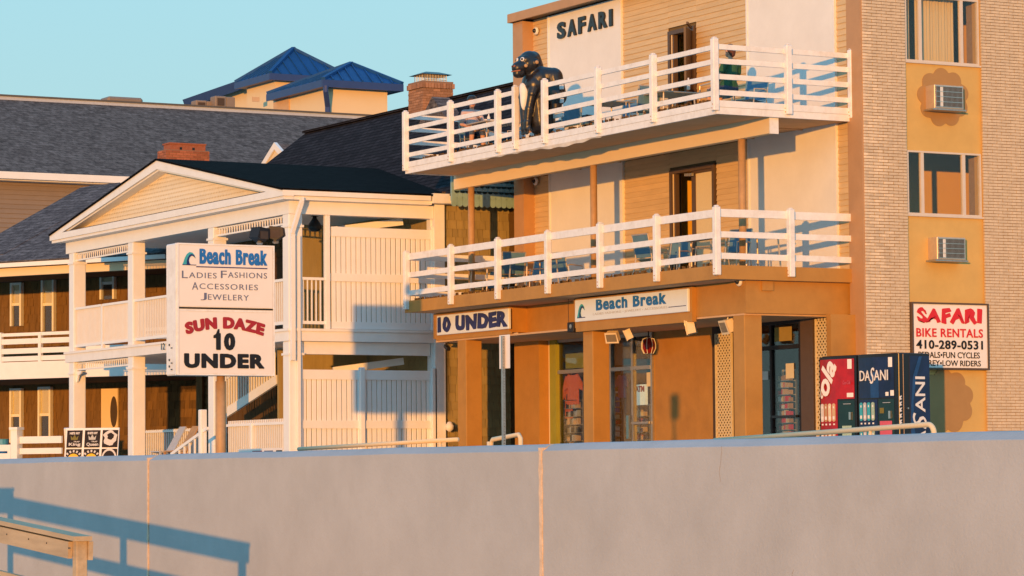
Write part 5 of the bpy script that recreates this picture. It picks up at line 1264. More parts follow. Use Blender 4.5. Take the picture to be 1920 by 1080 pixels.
# scalloped valance under the small eave by the motel
vz = at(900, 372, X=34.6).z
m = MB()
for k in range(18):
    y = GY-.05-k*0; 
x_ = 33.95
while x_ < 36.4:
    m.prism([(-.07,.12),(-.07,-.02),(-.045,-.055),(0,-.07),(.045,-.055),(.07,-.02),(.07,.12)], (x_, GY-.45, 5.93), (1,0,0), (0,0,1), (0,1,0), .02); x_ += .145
obj('scalloped_valance', m, M['shade_teal'], gh)
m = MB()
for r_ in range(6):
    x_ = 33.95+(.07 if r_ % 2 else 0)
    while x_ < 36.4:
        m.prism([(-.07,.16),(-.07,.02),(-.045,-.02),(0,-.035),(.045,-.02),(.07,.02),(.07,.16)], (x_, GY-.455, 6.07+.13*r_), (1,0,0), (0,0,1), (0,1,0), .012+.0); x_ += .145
obj('fish_scale_gable', MB().box(33.9, 36.5, GY-.43, GY-.36, 6.0, 6.95), M['shade_teal'], gh); obj('fish_scales', m, M['shade_teal'], gh)
# side: posts, privacy screens, pickets
xq = at(613, 500, Y=GY+.1).x
obj('screen_post', MB().cbox(xq-.06, xq+.06, GY+.04, GY+.16, fl1, 5.6, .01), M['vinyl'], gh)
pick = MB().cbox(-.045, .045, -.012, .012, 0, 1, .006).mesh('picket'); pick.materials.append(M['vinyl'])
def screen(x0, x1, z0, z1, zmid, post_mid=None):
    obj('screen_rail', MB().box(x0, x1, GY+.06, GY+.13, z1-.22, z1), M['vinyl'], gh)
    obj('screen_rail', MB().box(x0, x1, GY+.05, GY+.13, zmid-.09, zmid+.09), M['vinyl'], gh)
    obj('screen_rail', MB().box(x0, x1, GY+.06, GY+.13, z0, z0+.16), M['vinyl'], gh)
    n = int((x1-x0)/.125)
    for k in range(n):
        x = x0+(x1-x0)*(k+.5)/n
        for za, zb_ in ((z0+.14, zmid-.08), (zmid+.08, z1-.20)):
            o = bpy.data.objects.new('picket', pick); COL.objects.link(o); o.parent = gh; o.location = Vector((x, GY+.10, za))-Vector(gh['_b']); o.scale = ((x1-x0)/n/.105, 1, zb_-za)
xa, xb = at(622, 500, Y=GY+.06).x, at(808, 500, Y=GY+.06).x
screen(xa, xb, fl1+.01, at(715, 428, Y=GY+.06).z, at(715, 522, Y=GY+.06).z)
obj('screen_end_post', MB().cbox(xb, xb+.07, GY+.04, GY+.16, fl1, 5.42, .01), M['vinyl'], gh)
xa2 = at(557, 750, Y=GY+.06).x
zt_ = at(690, 694, Y=GY+.06).z
screen(xa2, xb, -.10, zt_, at(690, 796, Y=GY+.06).z)
xm = at(680, 750, Y=GY+.0).x
for x_ in (xm, xb+.04): obj('fence_post', MB().cbox(x_-.06, x_+.06, GY-.02, GY+.10, -.1, zt_+.06, .012), M['vinyl'], gh)
balustrade(at(560, 520, Y=GY+.1).x, GY+.1, xq-.06, GY+.1, fl1+.05, 1.08, .10)
# sloping white shelf boards glimpsed above the fences
for z_ in (zt_+.02, 5.35): obj('stair_stringer', MB().bar((31.6, GY+1.1, z_), (33.2, GY+.7, z_+.22), .10, .16), M['vinyl'], gh)
A = at(302, 656, X=GX-.035); mb = MB(); letters(mb, '12', (GX-.031, A.y, A.z), (0,-1,0), (0,0,1), .22, .16, .006, .0); obj('house_number', mb, M['ink'], gh)
# downspout at the near corner
d0 = at(556, 376, Y=GY-.3); d1 = at(545, 436, Y=GY-.05)
obj('downspout', MB().bar((GX+.22, GY-.24, 5.95), (GX+.22, GY-.24, 5.86), .10, .07, (1,0,0)).bar((GX+.22, GY-.24, 5.87), (GX+.06, GY-.06, 5.15), .10, .08, (1,0,0)).box(GX+.02, GX+.12, GY-.10, GY-.02, 3.1, 5.16).box(GX+.02, GX+.12, GY-.10, GY-.02, 2.3, 3.1).box(GX+.20, GX+.27, GY-.05, GY+.02, 0, 5.1), M['vinyl'], gh)
# windows and doors under the porches
def win(x, y0, y1, z0, z1, nm='window', pm='curtain'):
    t = .09; fr = obj(nm, MB().box(x-.05, x+.03, y0-t, y0, z0-t, z1+t).box(x-.05, x+.03, y1, y1+t, z0-t, z1+t).box(x-.05, x+.03, y0, y1, z1, z1+t).box(x-.05, x+.03, y0, y1, z0-t, z0), M['white'], gh)
    obj('pane', MB().box(x-.01, x, y0, y1, z0, z1), M['glass'], fr); obj('blind', MB().box(x+.03, x+.035, y0, y1, z0, z1), M[pm], fr)
    obj('muntin', MB().box(x-.03, x-.012, (y0+y1)/2-.015, (y0+y1)/2+.015, z0, z1).box(x-.035, x-.012, y0, y1, (z0+z1)/2-.02, (z0+z1)/2+.02), M['white'], fr); return fr
# lit inner wall and picket screen behind the side porch
obj('inner_wall', MB().box(31.6, 33.6, 66.9, 67.0, fl1, 5.6), M['cedar_tan'], gh)
obj('inner_wall', MB().box(31.3, 33.6, 67.6, 67.7, 0, 2.7), M['cedar_tan'], gh)
# porch stair with pickets
s0 = Vector((31.0, 66.4, 1.0)); s1 = Vector((31.0, 64.8, 2.75))
def stair_rail(xx, yA, zA, yB, zB2_, nm='stair_rail', h=.85):
    A = Vector((xx, yA, zA)); B = Vector((xx, yB, zB2_))
    r_ = obj(nm, MB().bar(A+Vector((0,0,h)), B+Vector((0,0,h)), .07, .09), M['vinyl'], gh); obj('stringer', MB().bar(A, B, .06, .22), M['vinyl'], r_)
    m = MB(); n = max(3, int((B-A).length/.15))
    for k in range(1, n): q = A+(B-A)*k/n; m.box(q.x-.018, q.x+.018, q.y-.018, q.y+.018, q.z, q.z+h)
    obj('spindles', m, M['vinyl'], r_, kind='stuff')
ya_ = at(425, 780, X=31.5).y; yb_ = at(520, 700, X=31.5).y
stair_rail(31.5, ya_+.3, at(425, 780, X=31.5).z, yb_, at(515, 712, X=31.5).z)
stair_rail(32.4, at(425, 780, X=32.4).y+.3, at(425, 778, X=32.4).z, at(500, 700, X=32.4).y, at(480, 725, X=32.4).z)
balustrade(GX+.1, PYC[3]+.17, GX+.1, at(426, 800, X=GX+.1).y, -.05, at(470, 796, X=GX+.1).z+.05, .10)
obj('newel', MB().cbox(GX+.02, GX+.14, at(468, 800, X=GX).y-.06, at(468, 800, X=GX).y+.06, -.1, at(468, 793, X=GX).z, .012), M['vinyl'], gh)
# front steps at the left of the pole: sloping rail
fa = at(322, 852, X=29.2); fb = at(390, 803, X=29.2)
r_ = obj('step_rail', MB().bar(fa, fb, .07, .07), M['vinyl'], gh)
m = MB()
for k in range(7): q = fa+(fb-fa)*(k+.5)/7; m.box(q.x-.02, q.x+.02, q.y-.02, q.y+.02, q.z-.8, q.z-.02)
obj('spindles', m, M['vinyl'], r_)
q = at(380, 800, X=29.2); obj('newel', MB().cbox(q.x-.08, q.x+.08, q.y-.08, q.y+.08, -.3, at(380, 768, X=29.2).z, .015), M['vinyl'], gh)
balustrade(31.8, at(268, 800, X=31.8).y, 31.8, at(388, 800, X=31.8).y, -.1, at(320, 808, X=31.8).z+.1, .12)
# chimneys of the house
def chimney(parent, x0, x1, y0, y1, z0, z1, bw=.21, bhh=.068, bm_='redbrick'):
    obj('chimney_core', MB().box(x0+.012, x1-.012, y0+.012, y1-.012, z0, z1), M['redmortar'], parent)
    me = MB().box(0, bw-.012, 0, .03, 0, bhh-.012).mesh('brick'); me.materials.append(M[bm_])
    me2 = MB().box(0, .03, 0, bw-.012, 0, bhh-.012).mesh('brick'); me2.materials.append(M[bm_])
    r_ = 0; z = z0
    while z < z1-.02:
        off = 0 if r_ % 2 else bw/2
        x = x0-off
        while x < x1-.02:
            a_ = max(x, x0); b_ = min(x+bw, x1)
            if b_-a_ > .05: piece('brick', me, parent, (a_, y0-.0, z), sc=((b_-a_)/bw, 1, 1))
            x += bw
        y = y0-(bw/2-off)
        while y < y1-.02:
            a_ = max(y, y0+.03); b_ = min(y+bw, y1)
            if b_-a_ > .05: piece('brick', me2, parent, (x0-.0, a_, z), sc=(1, (b_-a_)/bw, 1))
            y += bw
        z += bhh; r_ += 1
# chimney behind the gable
cA = at(298, 300, D=81); cB = at(372, 300, D=81)
XC = 34.0
c0 = at(296, 300, X=XC); ch = thing('brick_chimney', 'short wide orange-red brick chimney behind the gable peak, with vent holes in its top', 'chimney', (XC, c0.y, 7.0))
y1c = at(295, 290, X=XC).y; y0c = y1c-.62; xE = at(393, 290, Y=y0c).x
zc1 = at(330, 275, X=XC).z
chimney(ch, XC, xE, y0c, y1c, 6.9, zc1)
obj('cap_course', MB().box(XC+.15, xE-.10, y0c+.06, y1c-.1, zc1, zc1+.16).box(XC+.12, xE-.08, y0c+.04, y1c-.07, zc1+.161, zc1+.2), M['redbrick'], ch)
m = MB()
for f_ in (.33, .62): xx = XC+(xE-XC)*f_; m.box(xx, xx+.07, y0c+.05, y0c+.07, zc1+.01, zc1+.08)
obj('vent_hole', m, M['black'], ch)
# tall chimney
XC2 = 38.0; 
y1c = at(765, 170, X=XC2).y; y0c = y1c-.85; xE = at(850, 170, Y=y0c).x
zc1 = at(810, 155, Y=y0c).z; zc0 = 8.3
ch2 = thing('brick_chimney', 'tall red brick chimney with a dark metal spark cap beyond the charcoal roof', 'chimney', (XC2, y0c, 8.3))
chimney(ch2, XC2, xE, y0c, y1c, zc0, zc1-.14, bm_='redbrick2')
me = MB().box(0, .075, -.03, .05, 0, .13).mesh('brick'); me.materials.append(M['redbrick2'])
x = XC2-.02
while x < xE+.02: piece('brick', me, ch2, (x, y0c-.0, zc1-.135)); x += .088
me = MB().box(-.03, .05, 0, .075, 0, .13).mesh('brick'); me.materials.append(M['redbrick2'])
y = y0c
while y < y1c: piece('brick', me, ch2, (XC2, y, zc1-.135)); y += .088
obj('crown', MB().box(XC2, xE, y0c, y1c, zc1-.003, zc1+.05), M['redmortar'], ch2)
cx_, cy_ = (XC2+xE)/2, (y0c+y1c)/2
m = MB()
wx, wy = (xE-XC2)*.36, .28
for k in range(15):
    x = cx_-wx+2*wx*k/14; m.tube([(x, cy_-wy, zc1+.05), (x, cy_-wy, zc1+.24)], .010, 4); m.tube([(x, cy_+wy, zc1+.05), (x, cy_+wy, zc1+.24)], .010, 4)
for k in range(7):
    y = cy_-wy+2*wy*k/6; m.tube([(cx_-wx, y, zc1+.05), (cx_-wx, y, zc1+.24)], .010, 4)
for z in (zc1+.10, zc1+.17, zc1+.23): m.tube([(cx_-wx, cy_-wy, z), (cx_+wx, cy_-wy, z)], .008, 4)
obj('spark_cage', m, M['metal'], ch2)
obj('cage_lid', MB().add([(cx_-wx-.12, cy_-wy-.12, zc1+.24), (cx_+wx+.12, cy_-wy-.12, zc1+.24), (cx_+wx+.12, cy_+wy+.12, zc1+.24), (cx_-wx-.12, cy_+wy+.12, zc1+.24), (cx_-wx*.6, cy_-wy*.4, zc1+.33), (cx_+wx*.6, cy_-wy*.4, zc1+.33), (cx_+wx*.6, cy_+wy*.4, zc1+.33), (cx_-wx*.6, cy_+wy*.4, zc1+.33)], [(3,2,1,0),(4,5,6,7),(0,1,5,4),(1,2,6,5),(2,3,7,6),(3,0,4,7)]), M['tealpanel'], ch2)
# small roof cricket before the tall chimney
pa = at(823, 181, X=XC2-.6)
obj('roof_cricket', MB().prism([(-.75,-.62),(.75,-.62),(0,0)], (XC2-.75, pa.y+.1, pa.z), (0,1,0), (0,0,1), (1,0,0), .5), M['grey_roof2'], gh)
# dormer gable between the roofs
q = at(522, 269, X=40.0)
dm = obj('dormer', MB().prism([(-2.2,-1.3),(2.2,-1.3),(0,0)], (40.0, q.y+.1, q.z), (0,1,0), (0,0,1), (1,0,0), 2.2), M['grey_roof'], gh)
obj('dormer_trim', MB().prism([(-2.3,-1.32),(-1.95,-1.32),(0,-.17),(1.95,-1.32),(2.3,-1.32),(0,.04)], (39.9, q.y+.1, q.z), (0,1,0), (0,0,1), (1,0,0), .1), RWH, dm)
obj('dormer_face', MB().prism([(-1.93,-1.32),(1.93,-1.32),(0,-.18)], (39.96, q.y+.1, q.z), (0,1,0), (0,0,1), (1,0,0), .05), M['cream'], dm)
# hanging porch lamps
for (px_, py_, z_, lab) in ((590, 420, 5.6, 'dark bell-shaped pendant lamp hanging in the upper side porch'), (590, 645, 2.72, 'dark bell-shaped pendant lamp hanging in the lower side porch')):
    c = at(px_, py_, Y=65.6); c.z = at(px_, py_, Y=65.6).z
    t = thing('pendant_lamp', lab, 'lamp', c, 0, 'bell lamps in the side porches')
    obj('shade', MB().lathe([(.03,.22),(.06,.12),(.14,.0),(.17,-.08),(.12,-.16),(.05,-.18)], c, 14), M['black'], t, smooth=True)
    obj('stem', MB().tube([c+Vector((0,0,.2)), Vector((c.x, c.y, z_+.15))], .014, 6), M['black'], t); obj('canopy', MB().lathe([(.09,0),(.07,.04)], (c.x, c.y, min(z_+.08, c.z+.42)), 10), M['black'], t)
# ================================================================== LEFT HOUSE (turned a little to the street)
th = rad(32)
vdir = (R0*(-math.cos(th))+F0*math.sin(th)).normalized()         # along its front, to the left and away
nrm = Vector((vdir.y, -vdir.x, 0))
if nrm.dot(F0) > 0: nrm = -nrm                                     # towards the viewer
def LP(base): return (base, nrm)
DW = 4.5
B0 = at(128, 600, D=86.5); B0.z = 0
lh = thing('shingled_house', 'brown cedar shingled house with white railed balcony and grey porch roof at far left', 'house', (B0.x, B0.y, 0))
pl = LP(B0); plw = LP(B0-nrm*DW)
def fr(s, d, z): return B0+vdir*s-nrm*d+Vector((0,0,z))        # s along the front, d inward
def fbox(mb, s0, s1, d0, d1, z0, z1):
    vs = [fr(s, d, z) for z in (z0, z1) for s, d in ((s0,d0),(s1,d0),(s1,d1),(s0,d1))]
    return mb.add(vs, [(0,3,2,1),(4,5,6,7),(0,1,5,4),(1,2,6,5),(2,3,7,6),(3,0,4,7)])
def sz(x, y, d=0):
    p = at(x, y, pl=(B0-nrm*d, nrm)); return (p-B0).dot(vdir), p.z
s_l = 8.0; s_r = -3.6
zg = sz(60, 498)[1]; 
obj('gutter', fbox(MB(), s_r, s_l, -.30, -.16, sz(60, 500)[1], sz(60, 490)[1]), M['vinyl'], lh)
obj('eave_beam', fbox(MB(), s_r, s_l, -.05, .12, sz(60, 516)[1], sz(60, 501)[1]), M['cream'], lh)
obj('floor_beam', fbox(MB(), s_r, s_l, -.06, .14, sz(60, 710)[1], sz(60, 678)[1]), M['vinyl'], lh)
zf = sz(60, 678)[1]
obj('balcony_floor', fbox(MB(), s_r, s_l, .141, DW, sz(60, 690)[1], zf), M['soffit'], lh)
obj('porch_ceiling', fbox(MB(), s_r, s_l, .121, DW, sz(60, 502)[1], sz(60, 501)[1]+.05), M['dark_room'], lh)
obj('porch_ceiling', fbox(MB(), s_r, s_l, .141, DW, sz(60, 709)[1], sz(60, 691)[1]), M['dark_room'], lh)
obj('back_wall', fbox(MB(), s_r-1, s_l+2, DW, DW+.2, -.3, sz(60, 501)[1]), M['cedar_back'], lh)
obj('end_wall', fbox(MB(), s_r-1, s_r-.8, -.0, DW, -.3, sz(60, 501)[1]), M['cedar'], lh)
# shingles of the back wall
random.seed(9); z = 0; cnt = 0; jj = MB(); ztop = sz(60, 501)[1]
while z < ztop-.1:
    s = s_r
    while s < s_l:
        w_ = random.uniform(.14, .30); t = random.uniform(.015, .035)
        fc = [(s+.006, DW-t, z), (s+w_-.006, DW-t, z), (s+w_-.006, DW-.001, z+.26), (s+.006, DW-.001, z+.26), (s+.006, DW-.001, z), (s+w_-.006, DW-.001, z)]
        ff = [(0,1,2,3), (0,4,5,1), (0,3,4), (1,5,2)]
        inview = -3.4 < s < 1.6
        if inview and cnt < 290: obj('shingle', MB().add([fr(*q) for q in fc], ff), M['cedar'], lh); cnt += 1
        else: jj.add([fr(*q) for q in fc], ff)
        s += w_
    z += .24
obj('shingle_field', jj, M['cedar'], lh, kind='stuff')
# balcony rails
for y0, y1 in ((623, 629), (634, 644), (652, 662), (667, 676)):
    obj('rail', fbox(MB(), s_r, s_l, -.03, .03, sz(70, y1)[1], sz(70, y0)[1]), M['vinyl'], lh)
for x in (76, 2): s = sz(x, 650)[0]; obj('rail_post', fbox(MB(), s-.05, s+.05, -.05, .05, zf, sz(x, 624)[1]), M['vinyl'], lh)
# windows and doors on the back wall
def lwin(x0, x1, y0, y1, nm='window', wide=.065, pm='cream_paper'):
    sA, zB_ = sz(x0, y1, DW); sB, zT_ = sz(x1, y0, DW); s0, s1 = min(sA, sB), max(sA, sB); t = wide
    f_ = obj(nm, fbox(fbox(fbox(MB(), s0, s0+t, DW-.16, DW-.03, zB_, zT_), s1-t, s1, DW-.16, DW-.03, zB_, zT_), s0+t, s1-t, DW-.16, DW-.03, zT_-t, zT_), M['white'], lh)
    obj('sash', fbox(MB(), s0+t, s1-t, DW-.13, DW-.09, (zB_+zT_)/2-.04, (zB_+zT_)/2+.04), M['white'], f_)
    obj('pane', fbox(MB(), s0+t, s1-t, DW-.095, DW-.09, zB_, zT_), M['glass'], f_)
    obj('blind', fbox(MB(), s0+t, s1-t, DW-.07, DW-.06, (zB_+zT_)/2, zT_), M[pm], f_); obj('dark_inside', fbox(MB(), s0+t, s1-t, DW-.055, DW-.045, zB_, zT_), M['dark_room'], f_)
lwin(25, 46, 530, 612); lwin(83, 107, 520, 622); lwin(24, 46, 728, 830); lwin(77, 101, 725, 830); lwin(193, 220, 500, 562)
sA, zB_ = sz(190, 815, DW-.1); sB, zT_ = sz(221, 728, DW-.1)
dr = obj('house_door', fbox(MB(), min(sA, sB), max(sA, sB), DW-.11, DW-.04, zB_, zT_), M['cream'], lh)
sC, zC = sz(213, 772, DW-.12); obj('oval_glass', MB().prism([(.13*math.cos(2*math.pi*k/20), .45*math.sin(2*math.pi*k/20)) for k in range(20)], fr(sC, DW-.112, zC), vdir, (0,0,1), nrm, .004), M['dark_room'], dr)
for x0, x1 in ((0, 2),): pass
# lower fence rails and newel
for y0, y1 in ((818, 831), (840, 851)): obj('porch_fence_rail', fbox(MB(), sz(116, 830, -3)[0], sz(38, 830, -3)[0], -3.03, -2.97, sz(80, y1, -3)[1], sz(80, y0, -3)[1]), M['vinyl'], lh)
for y0, y1 in ((834, 846), (850, 862)): obj('porch_fence_rail', fbox(MB(), sz(22, 840, -3)[0], sz(-60, 840, -3)[0], -3.03, -2.97, sz(10, y1, -3)[1], sz(10, y0, -3)[1]), M['vinyl'], lh)
s = sz(31, 830, -3)[0]; obj('newel', fbox(fbox(MB(), s-.11, s+.11, -3.11, -2.89, -.8, sz(31, 806, -3)[1]), s-.14, s+.14, -3.14, -2.86, sz(31, 806, -3)[1]+.001, sz(31, 801, -3)[1]), M['vinyl'], lh)
s = sz(19, 840, -3)[0]; obj('newel', fbox(MB(), s-.05, s+.05, -3.05, -2.95, -.8, sz(19, 835, -3)[1]), M['vinyl'], lh)
p = at(3, 828, pl=(B0+nrm*1.0, nrm)); tag(obj('bin', MB().lathe([(.16,0),(.2,.5),(.21,.52)], (p.x, p.y, p.z-.45), 14), M['cyanbin'], off=(p.x, p.y, p.z-.45)), 'small bright blue bin on the porch at the far left edge', 'bin')
zE_ = sz(60, 490)[1]+.01
# roof: one slope rising from the gutter, cut by a hip to the left
eP = fr(0, -.32, zE_); rn = (nrm*math.sin(rad(24))+Vector((0,0,1))*math.cos(rad(24))).normalized()
q = [fr(s_l+3, -.32, zE_), fr(s_r-.6, -.32, zE_)]+[at(x, y, pl=(eP, rn)) for x, y in ((225, 342), (172, 348), (150, 352), (105, 378), (0, 437), (-150, 497))]
obj('roof', MB().slab(q, rn, .08), M['grey_roof2'], lh)
ha, hb = at(110, 415, pl=(eP, rn)), at(0, 478, pl=(eP, rn)); obj('hip_cap', MB().bar(ha, hb, .22, .03, rn), M['grey_roof2'], lh)
# ================================================================== LARGE GREY ROOFED BUILDING
GBY = 104.0
gb = thing('taupe_building', 'large taupe sided building with a long grey shingle roof behind the houses', 'building', at(100, 600, Y=GBY))
zE3 = at(100, 334, Y=GBY-.5).z; zR3y = 9.5
ridge = at(0, 180, Y=GBY+zR3y); ridge2 = at(690, 218, Y=GBY+zR3y)
zRg = (ridge.z+ridge2.z)/2-.12
xL = at(-400, 300, Y=GBY).x; xR_ = at(740, 300, Y=GBY).x
obj('roof', MB().slab([(xL, GBY-.5, zE3), (xR_+14, GBY-.5, zE3), (xR_+14, GBY+zR3y, zRg), (xL, GBY+zR3y, zRg)], (0,-1,1), .15), M['grey_roof'], gb)
obj('ridge_vent', MB().box(xL, xR_+14, GBY+zR3y-.02, GBY+zR3y+.25, zRg-.06, zRg+.12), M['palegrey'], gb)
obj('ridge_flashing', MB().box(xL, xR_+14, GBY+zR3y-.06, GBY+zR3y+.32, zRg+.121, zRg+.19), M['ceil'], gb)
obj('eave_gutter', MB().box(xL, xR_, GBY-.75, GBY-.5, zE3-.10, zE3+.14).box(xL, xR_, GBY-.5, GBY, zE3-.14, zE3-.02), M['vinyl'], gb)
obj('wall', MB().box(xL, xR_, GBY, GBY+.3, 0, zE3-.05), M['taupe'], gb)
m = None
me = MB().add([(0,0,0),(0,0,.165),(1,0,.165),(1,0,0),(0,-.03,0),(1,-.03,0)], [(4,5,2,1),(0,3,5,4),(0,4,1),(3,2,5)]).mesh('siding_board'); me.materials.append(M['taupe'])
z = zE3-.25
L_ = at(240, 400, Y=GBY).x-xL
for k in range(26): piece('siding_board', me, gb, (xL, GBY, z), sc=(L_, 1, 1)); z -= .165
p = at(236, 184, Y=GBY+zR3y+3); tag(obj('roof_vent', MB().cbox(p.x-.75, p.x+.75, p.y, p.y+1, p.z-.5, p.z+.05, .08), M['taupe'], off=tuple(p)), 'low grey vent box peeping over the long grey ridge', 'roof vent')
# ================================================================== CREAM BUILDING WITH BLUE HIP ROOFS
BD = 150
bb = thing('cream_building', 'cream building with bright blue metal hip roofs and downspout, farthest behind', 'building', at(560, 300, D=BD))
def bl_hip(ax, ay, lx, ly, cx, cy, rx, ry, D, zb, edge=.35, nm='roof'):
    """corner tower: apex, near-left corner, front corner and right corner given on vertical planes through the building"""
    C = at(cx, cy, D=D); zc = C.z
    L = at(lx, ly, Z=zc) if False else None
    # wall faces run along X (right) and Y (left) from the front corner
    Rr = at(rx, ry, Y=C.y); Ll = at(lx, ly, X=C.x)
    x1 = Rr.x; y1 = Ll.y; ap = at(ax, ay, Y=(C.y+y1)/2)
    A = Vector((ap.x, (C.y+y1)/2, ap.z)); q = [Vector((C.x, C.y, zc)), Vector((x1, C.y, zc)), Vector((x1, y1, zc)), Vector((C.x, y1, zc))]
    obj(nm, MB().add(q+[A], [(0,1,4),(1,2,4),(2,3,4),(3,0,4),(3,2,1,0)]), M['blue_roof'], bb)
    sm = MB()
    for a_, b_ in ((q[0], q[1]), (q[3], q[0])):
        for k in range(0, 9):
            f_ = k/8; e_ = a_+(b_-a_)*f_
            # seam runs from the eave straight up to the hip
            mid = a_+(b_-a_)*.5; t_ = 1-abs(f_-.5)*2; top = e_+(A-mid)*t_
            if (top-e_).length > .2: sm.bar(e_+Vector((0,0,.03)), top+Vector((0,0,.03)), .06, .08)
    for c_ in q: sm.bar(c_+Vector((0,0,.05)), A+Vector((0,0,.05)), .2, .14)
    obj('roof_seams', sm, M['blue_roof'], bb)
    f_ = MB(); f_.box(C.x-.05, x1+.05, C.y-.06, C.y+.02, zc-edge, zc-.01).box(C.x-.06, C.x+.02, C.y+.021, y1, zc-edge, zc-.01).box(x1-.02, x1+.06, C.y+.021, y1, zc-edge, zc-.01)
    obj('roof_fascia', f_, M['blue_dark'], bb)
    obj('tower_wall', MB().box(C.x+.5, x1-.55, C.y+.5, y1-.4, 0, zc-.3), M['cream'], bb)
    obj('soffit', MB().box(C.x+.02, x1-.02, C.y+.02, y1-.02, zc-.31, zc-.26), M['blue_dark'], bb)
    return C, x1, y1
C1, x1_, y1_ = bl_hip(550, 92, 441, 151, 507, 137, 660, 146, 164, 0)
C2, x2_, y2_ = bl_hip(658, 120, 501, 175, 606, 149, 754, 154, 150, 0)
# lean-to wing running back on the left
La = at(441, 152, X=C1.x+.3); Lb = at(342, 187, X=C1.x+.3)
obj('wing_roof', MB().slab([Lb, La+Vector((0,-1,0)), La+Vector((4,-1,1.5)), Lb+Vector((4,0,1.5))], (-.4,0,1), .5), M['blue_dark'], bb)
obj('wing_wall', MB().slab([Lb+Vector((.8,0,-.2)), La+Vector((.8,0,-.2)), La+Vector((.8,0,-9)), Lb+Vector((.8,0,-9))], (-1,0,0), .3), M['cream'], bb)
# downspout, louvre, door and rooftop units
m = MB(); pd = Vector((C2.x+.42, C2.y+.40, 0)); zt2 = C2.z-.3
pp = [Vector((C2.x+.1, C2.y-.05, zt2)), Vector((C2.x+.1, C2.y-.05, zt2-.25)), Vector((C2.x+.42, C2.y+.40, zt2-.95)), Vector((C2.x+.42, C2.y+.40, zt2-8))]
obj('downspout', m.tube(pp, .13, 8), M['blue_dark'], bb)
lv = at(479, 185, Y=C1.y+.5); obj('louvre', MB().box(lv.x-.2, lv.x+.2, lv.y-.06, lv.y-.005, lv.z-.16, lv.z+.08), M['soffit'], bb)
dv = at(529, 200, X=C2.x+.5); obj('roof_door', MB().box(dv.x-.06, dv.x-.005, dv.y-.9, dv.y+.9, dv.z-3, dv.z+.8), M['soffit'], bb)
for (x0_, x1q, yb_, nm, lab) in ((358, 393, 205, 'M', 'small rooftop unit left of the big one by the cream wall'), (394, 432, 205, 'N', 'large pale rooftop air handler beside the blue lean-to roof')):
    a_ = at(x0_, 182 if nm == 'N' else 190, D=146); b_ = at(x1q, 206, D=146)
    t = thing('rooftop_unit', lab, 'air handler', (a_.x, a_.y, b_.z-1), 0, 'air handlers on the far roof')
    xx1 = a_.x+.60*(b_-a_).length
    obj('case', MB().cbox(a_.x, a_.x+.55, a_.y-.6, a_.y, b_.z-2, a_.z, .03).cbox(a_.x+.56, a_.x+1.0, a_.y-.58, a_.y, b_.z-2, a_.z-.02, .03), M['taupe'], t)
    obj('grille', MB().box(a_.x+.1, a_.x+.45, a_.y-.62, a_.y-.605, a_.z-.45, a_.z-.1), M['dark_room'], t)

# ================================================================== A-FRAME SHIRT DISPLAY
AX = 25.4
a0 = at(117, 801, X=AX); a1_ = at(231, 797, X=AX)
yA, yB = at(122, 800, X=AX).y, at(231, 797, X=AX).y; zT_ = at(180, 799, X=AX).z
AW = yA-yB
# turned partly to the viewer: width along u
au = Vector((CR.x, CR.y, 0)).normalized(); au = (au*math.cos(rad(12))-Vector((F0.x, F0.y, 0))*math.sin(rad(12))).normalized()
an2 = Vector((au.y, -au.x, 0)); an2 = an2 if an2.dot(F0) < 0 else -an2
O_ = at(124, 803, D=60); wA = (at(231, 797, D=60)-O_).dot(au)
sb = thing('display_board', 'leaning white A-frame board of six dark printed shirts behind the sea wall, far left', 'display board', (O_.x, O_.y, -.85))
up = (Vector((0,0,1))-an2*.18).normalized()       # leaning back: lower edge comes towards the viewer
tz = O_.z; hgt = 1.42
def bp_(a_, b_, lift=0): return O_+au*(a_*wA)-up*(b_*hgt)+an2*lift     # b downwards
def bslab(mb, a0_, a1q, b0_, b1_, l0, l1): return mb.add([bp_(a0_,b0_,l1), bp_(a1q,b0_,l1), bp_(a1q,b1_,l1), bp_(a0_,b1_,l1), bp_(a0_,b0_,l0), bp_(a1q,b0_,l0), bp_(a1q,b1_,l0), bp_(a0_,b1_,l0)], [(3,2,1,0),(4,5,6,7),(0,1,5,4),(1,2,6,5),(2,3,7,6),(3,0,4,7)])
obj('board', bslab(MB(), 0, 1, 0, 1, -.03, 0), M['rail_white'], sb)
m = MB(); 
tl = bp_(0,0,-.03); m.bar(tl, tl-an2*.55-Vector((0,0,hgt*.97))-au*.12, .10, .05); obj('rear_leg', m, M['rail_white'], sb)
cw = 1/3; rh3 = .235
def cell(c, r): return c*cw+.03, (c+1)*cw-.015, .03+r*(rh3+.02), .03+r*(rh3+.02)+rh3
def txt(par, s_, c, r, fa, fb, ga, gb, m_, off=.03, **k):
    a_, b_, d_, e_ = cell(c, r); W3 = (b_-a_)*wA; H3 = (e_-d_)*hgt
    o = bp_(a_+(b_-a_)*fa, d_+(e_-d_)*gb, .013)
    mb = MB(); letters(mb, s_, o, au, up, W3*(fb-fa), H3*(gb-ga), .004, off, **k); obj('lettering', mb, m_, par)
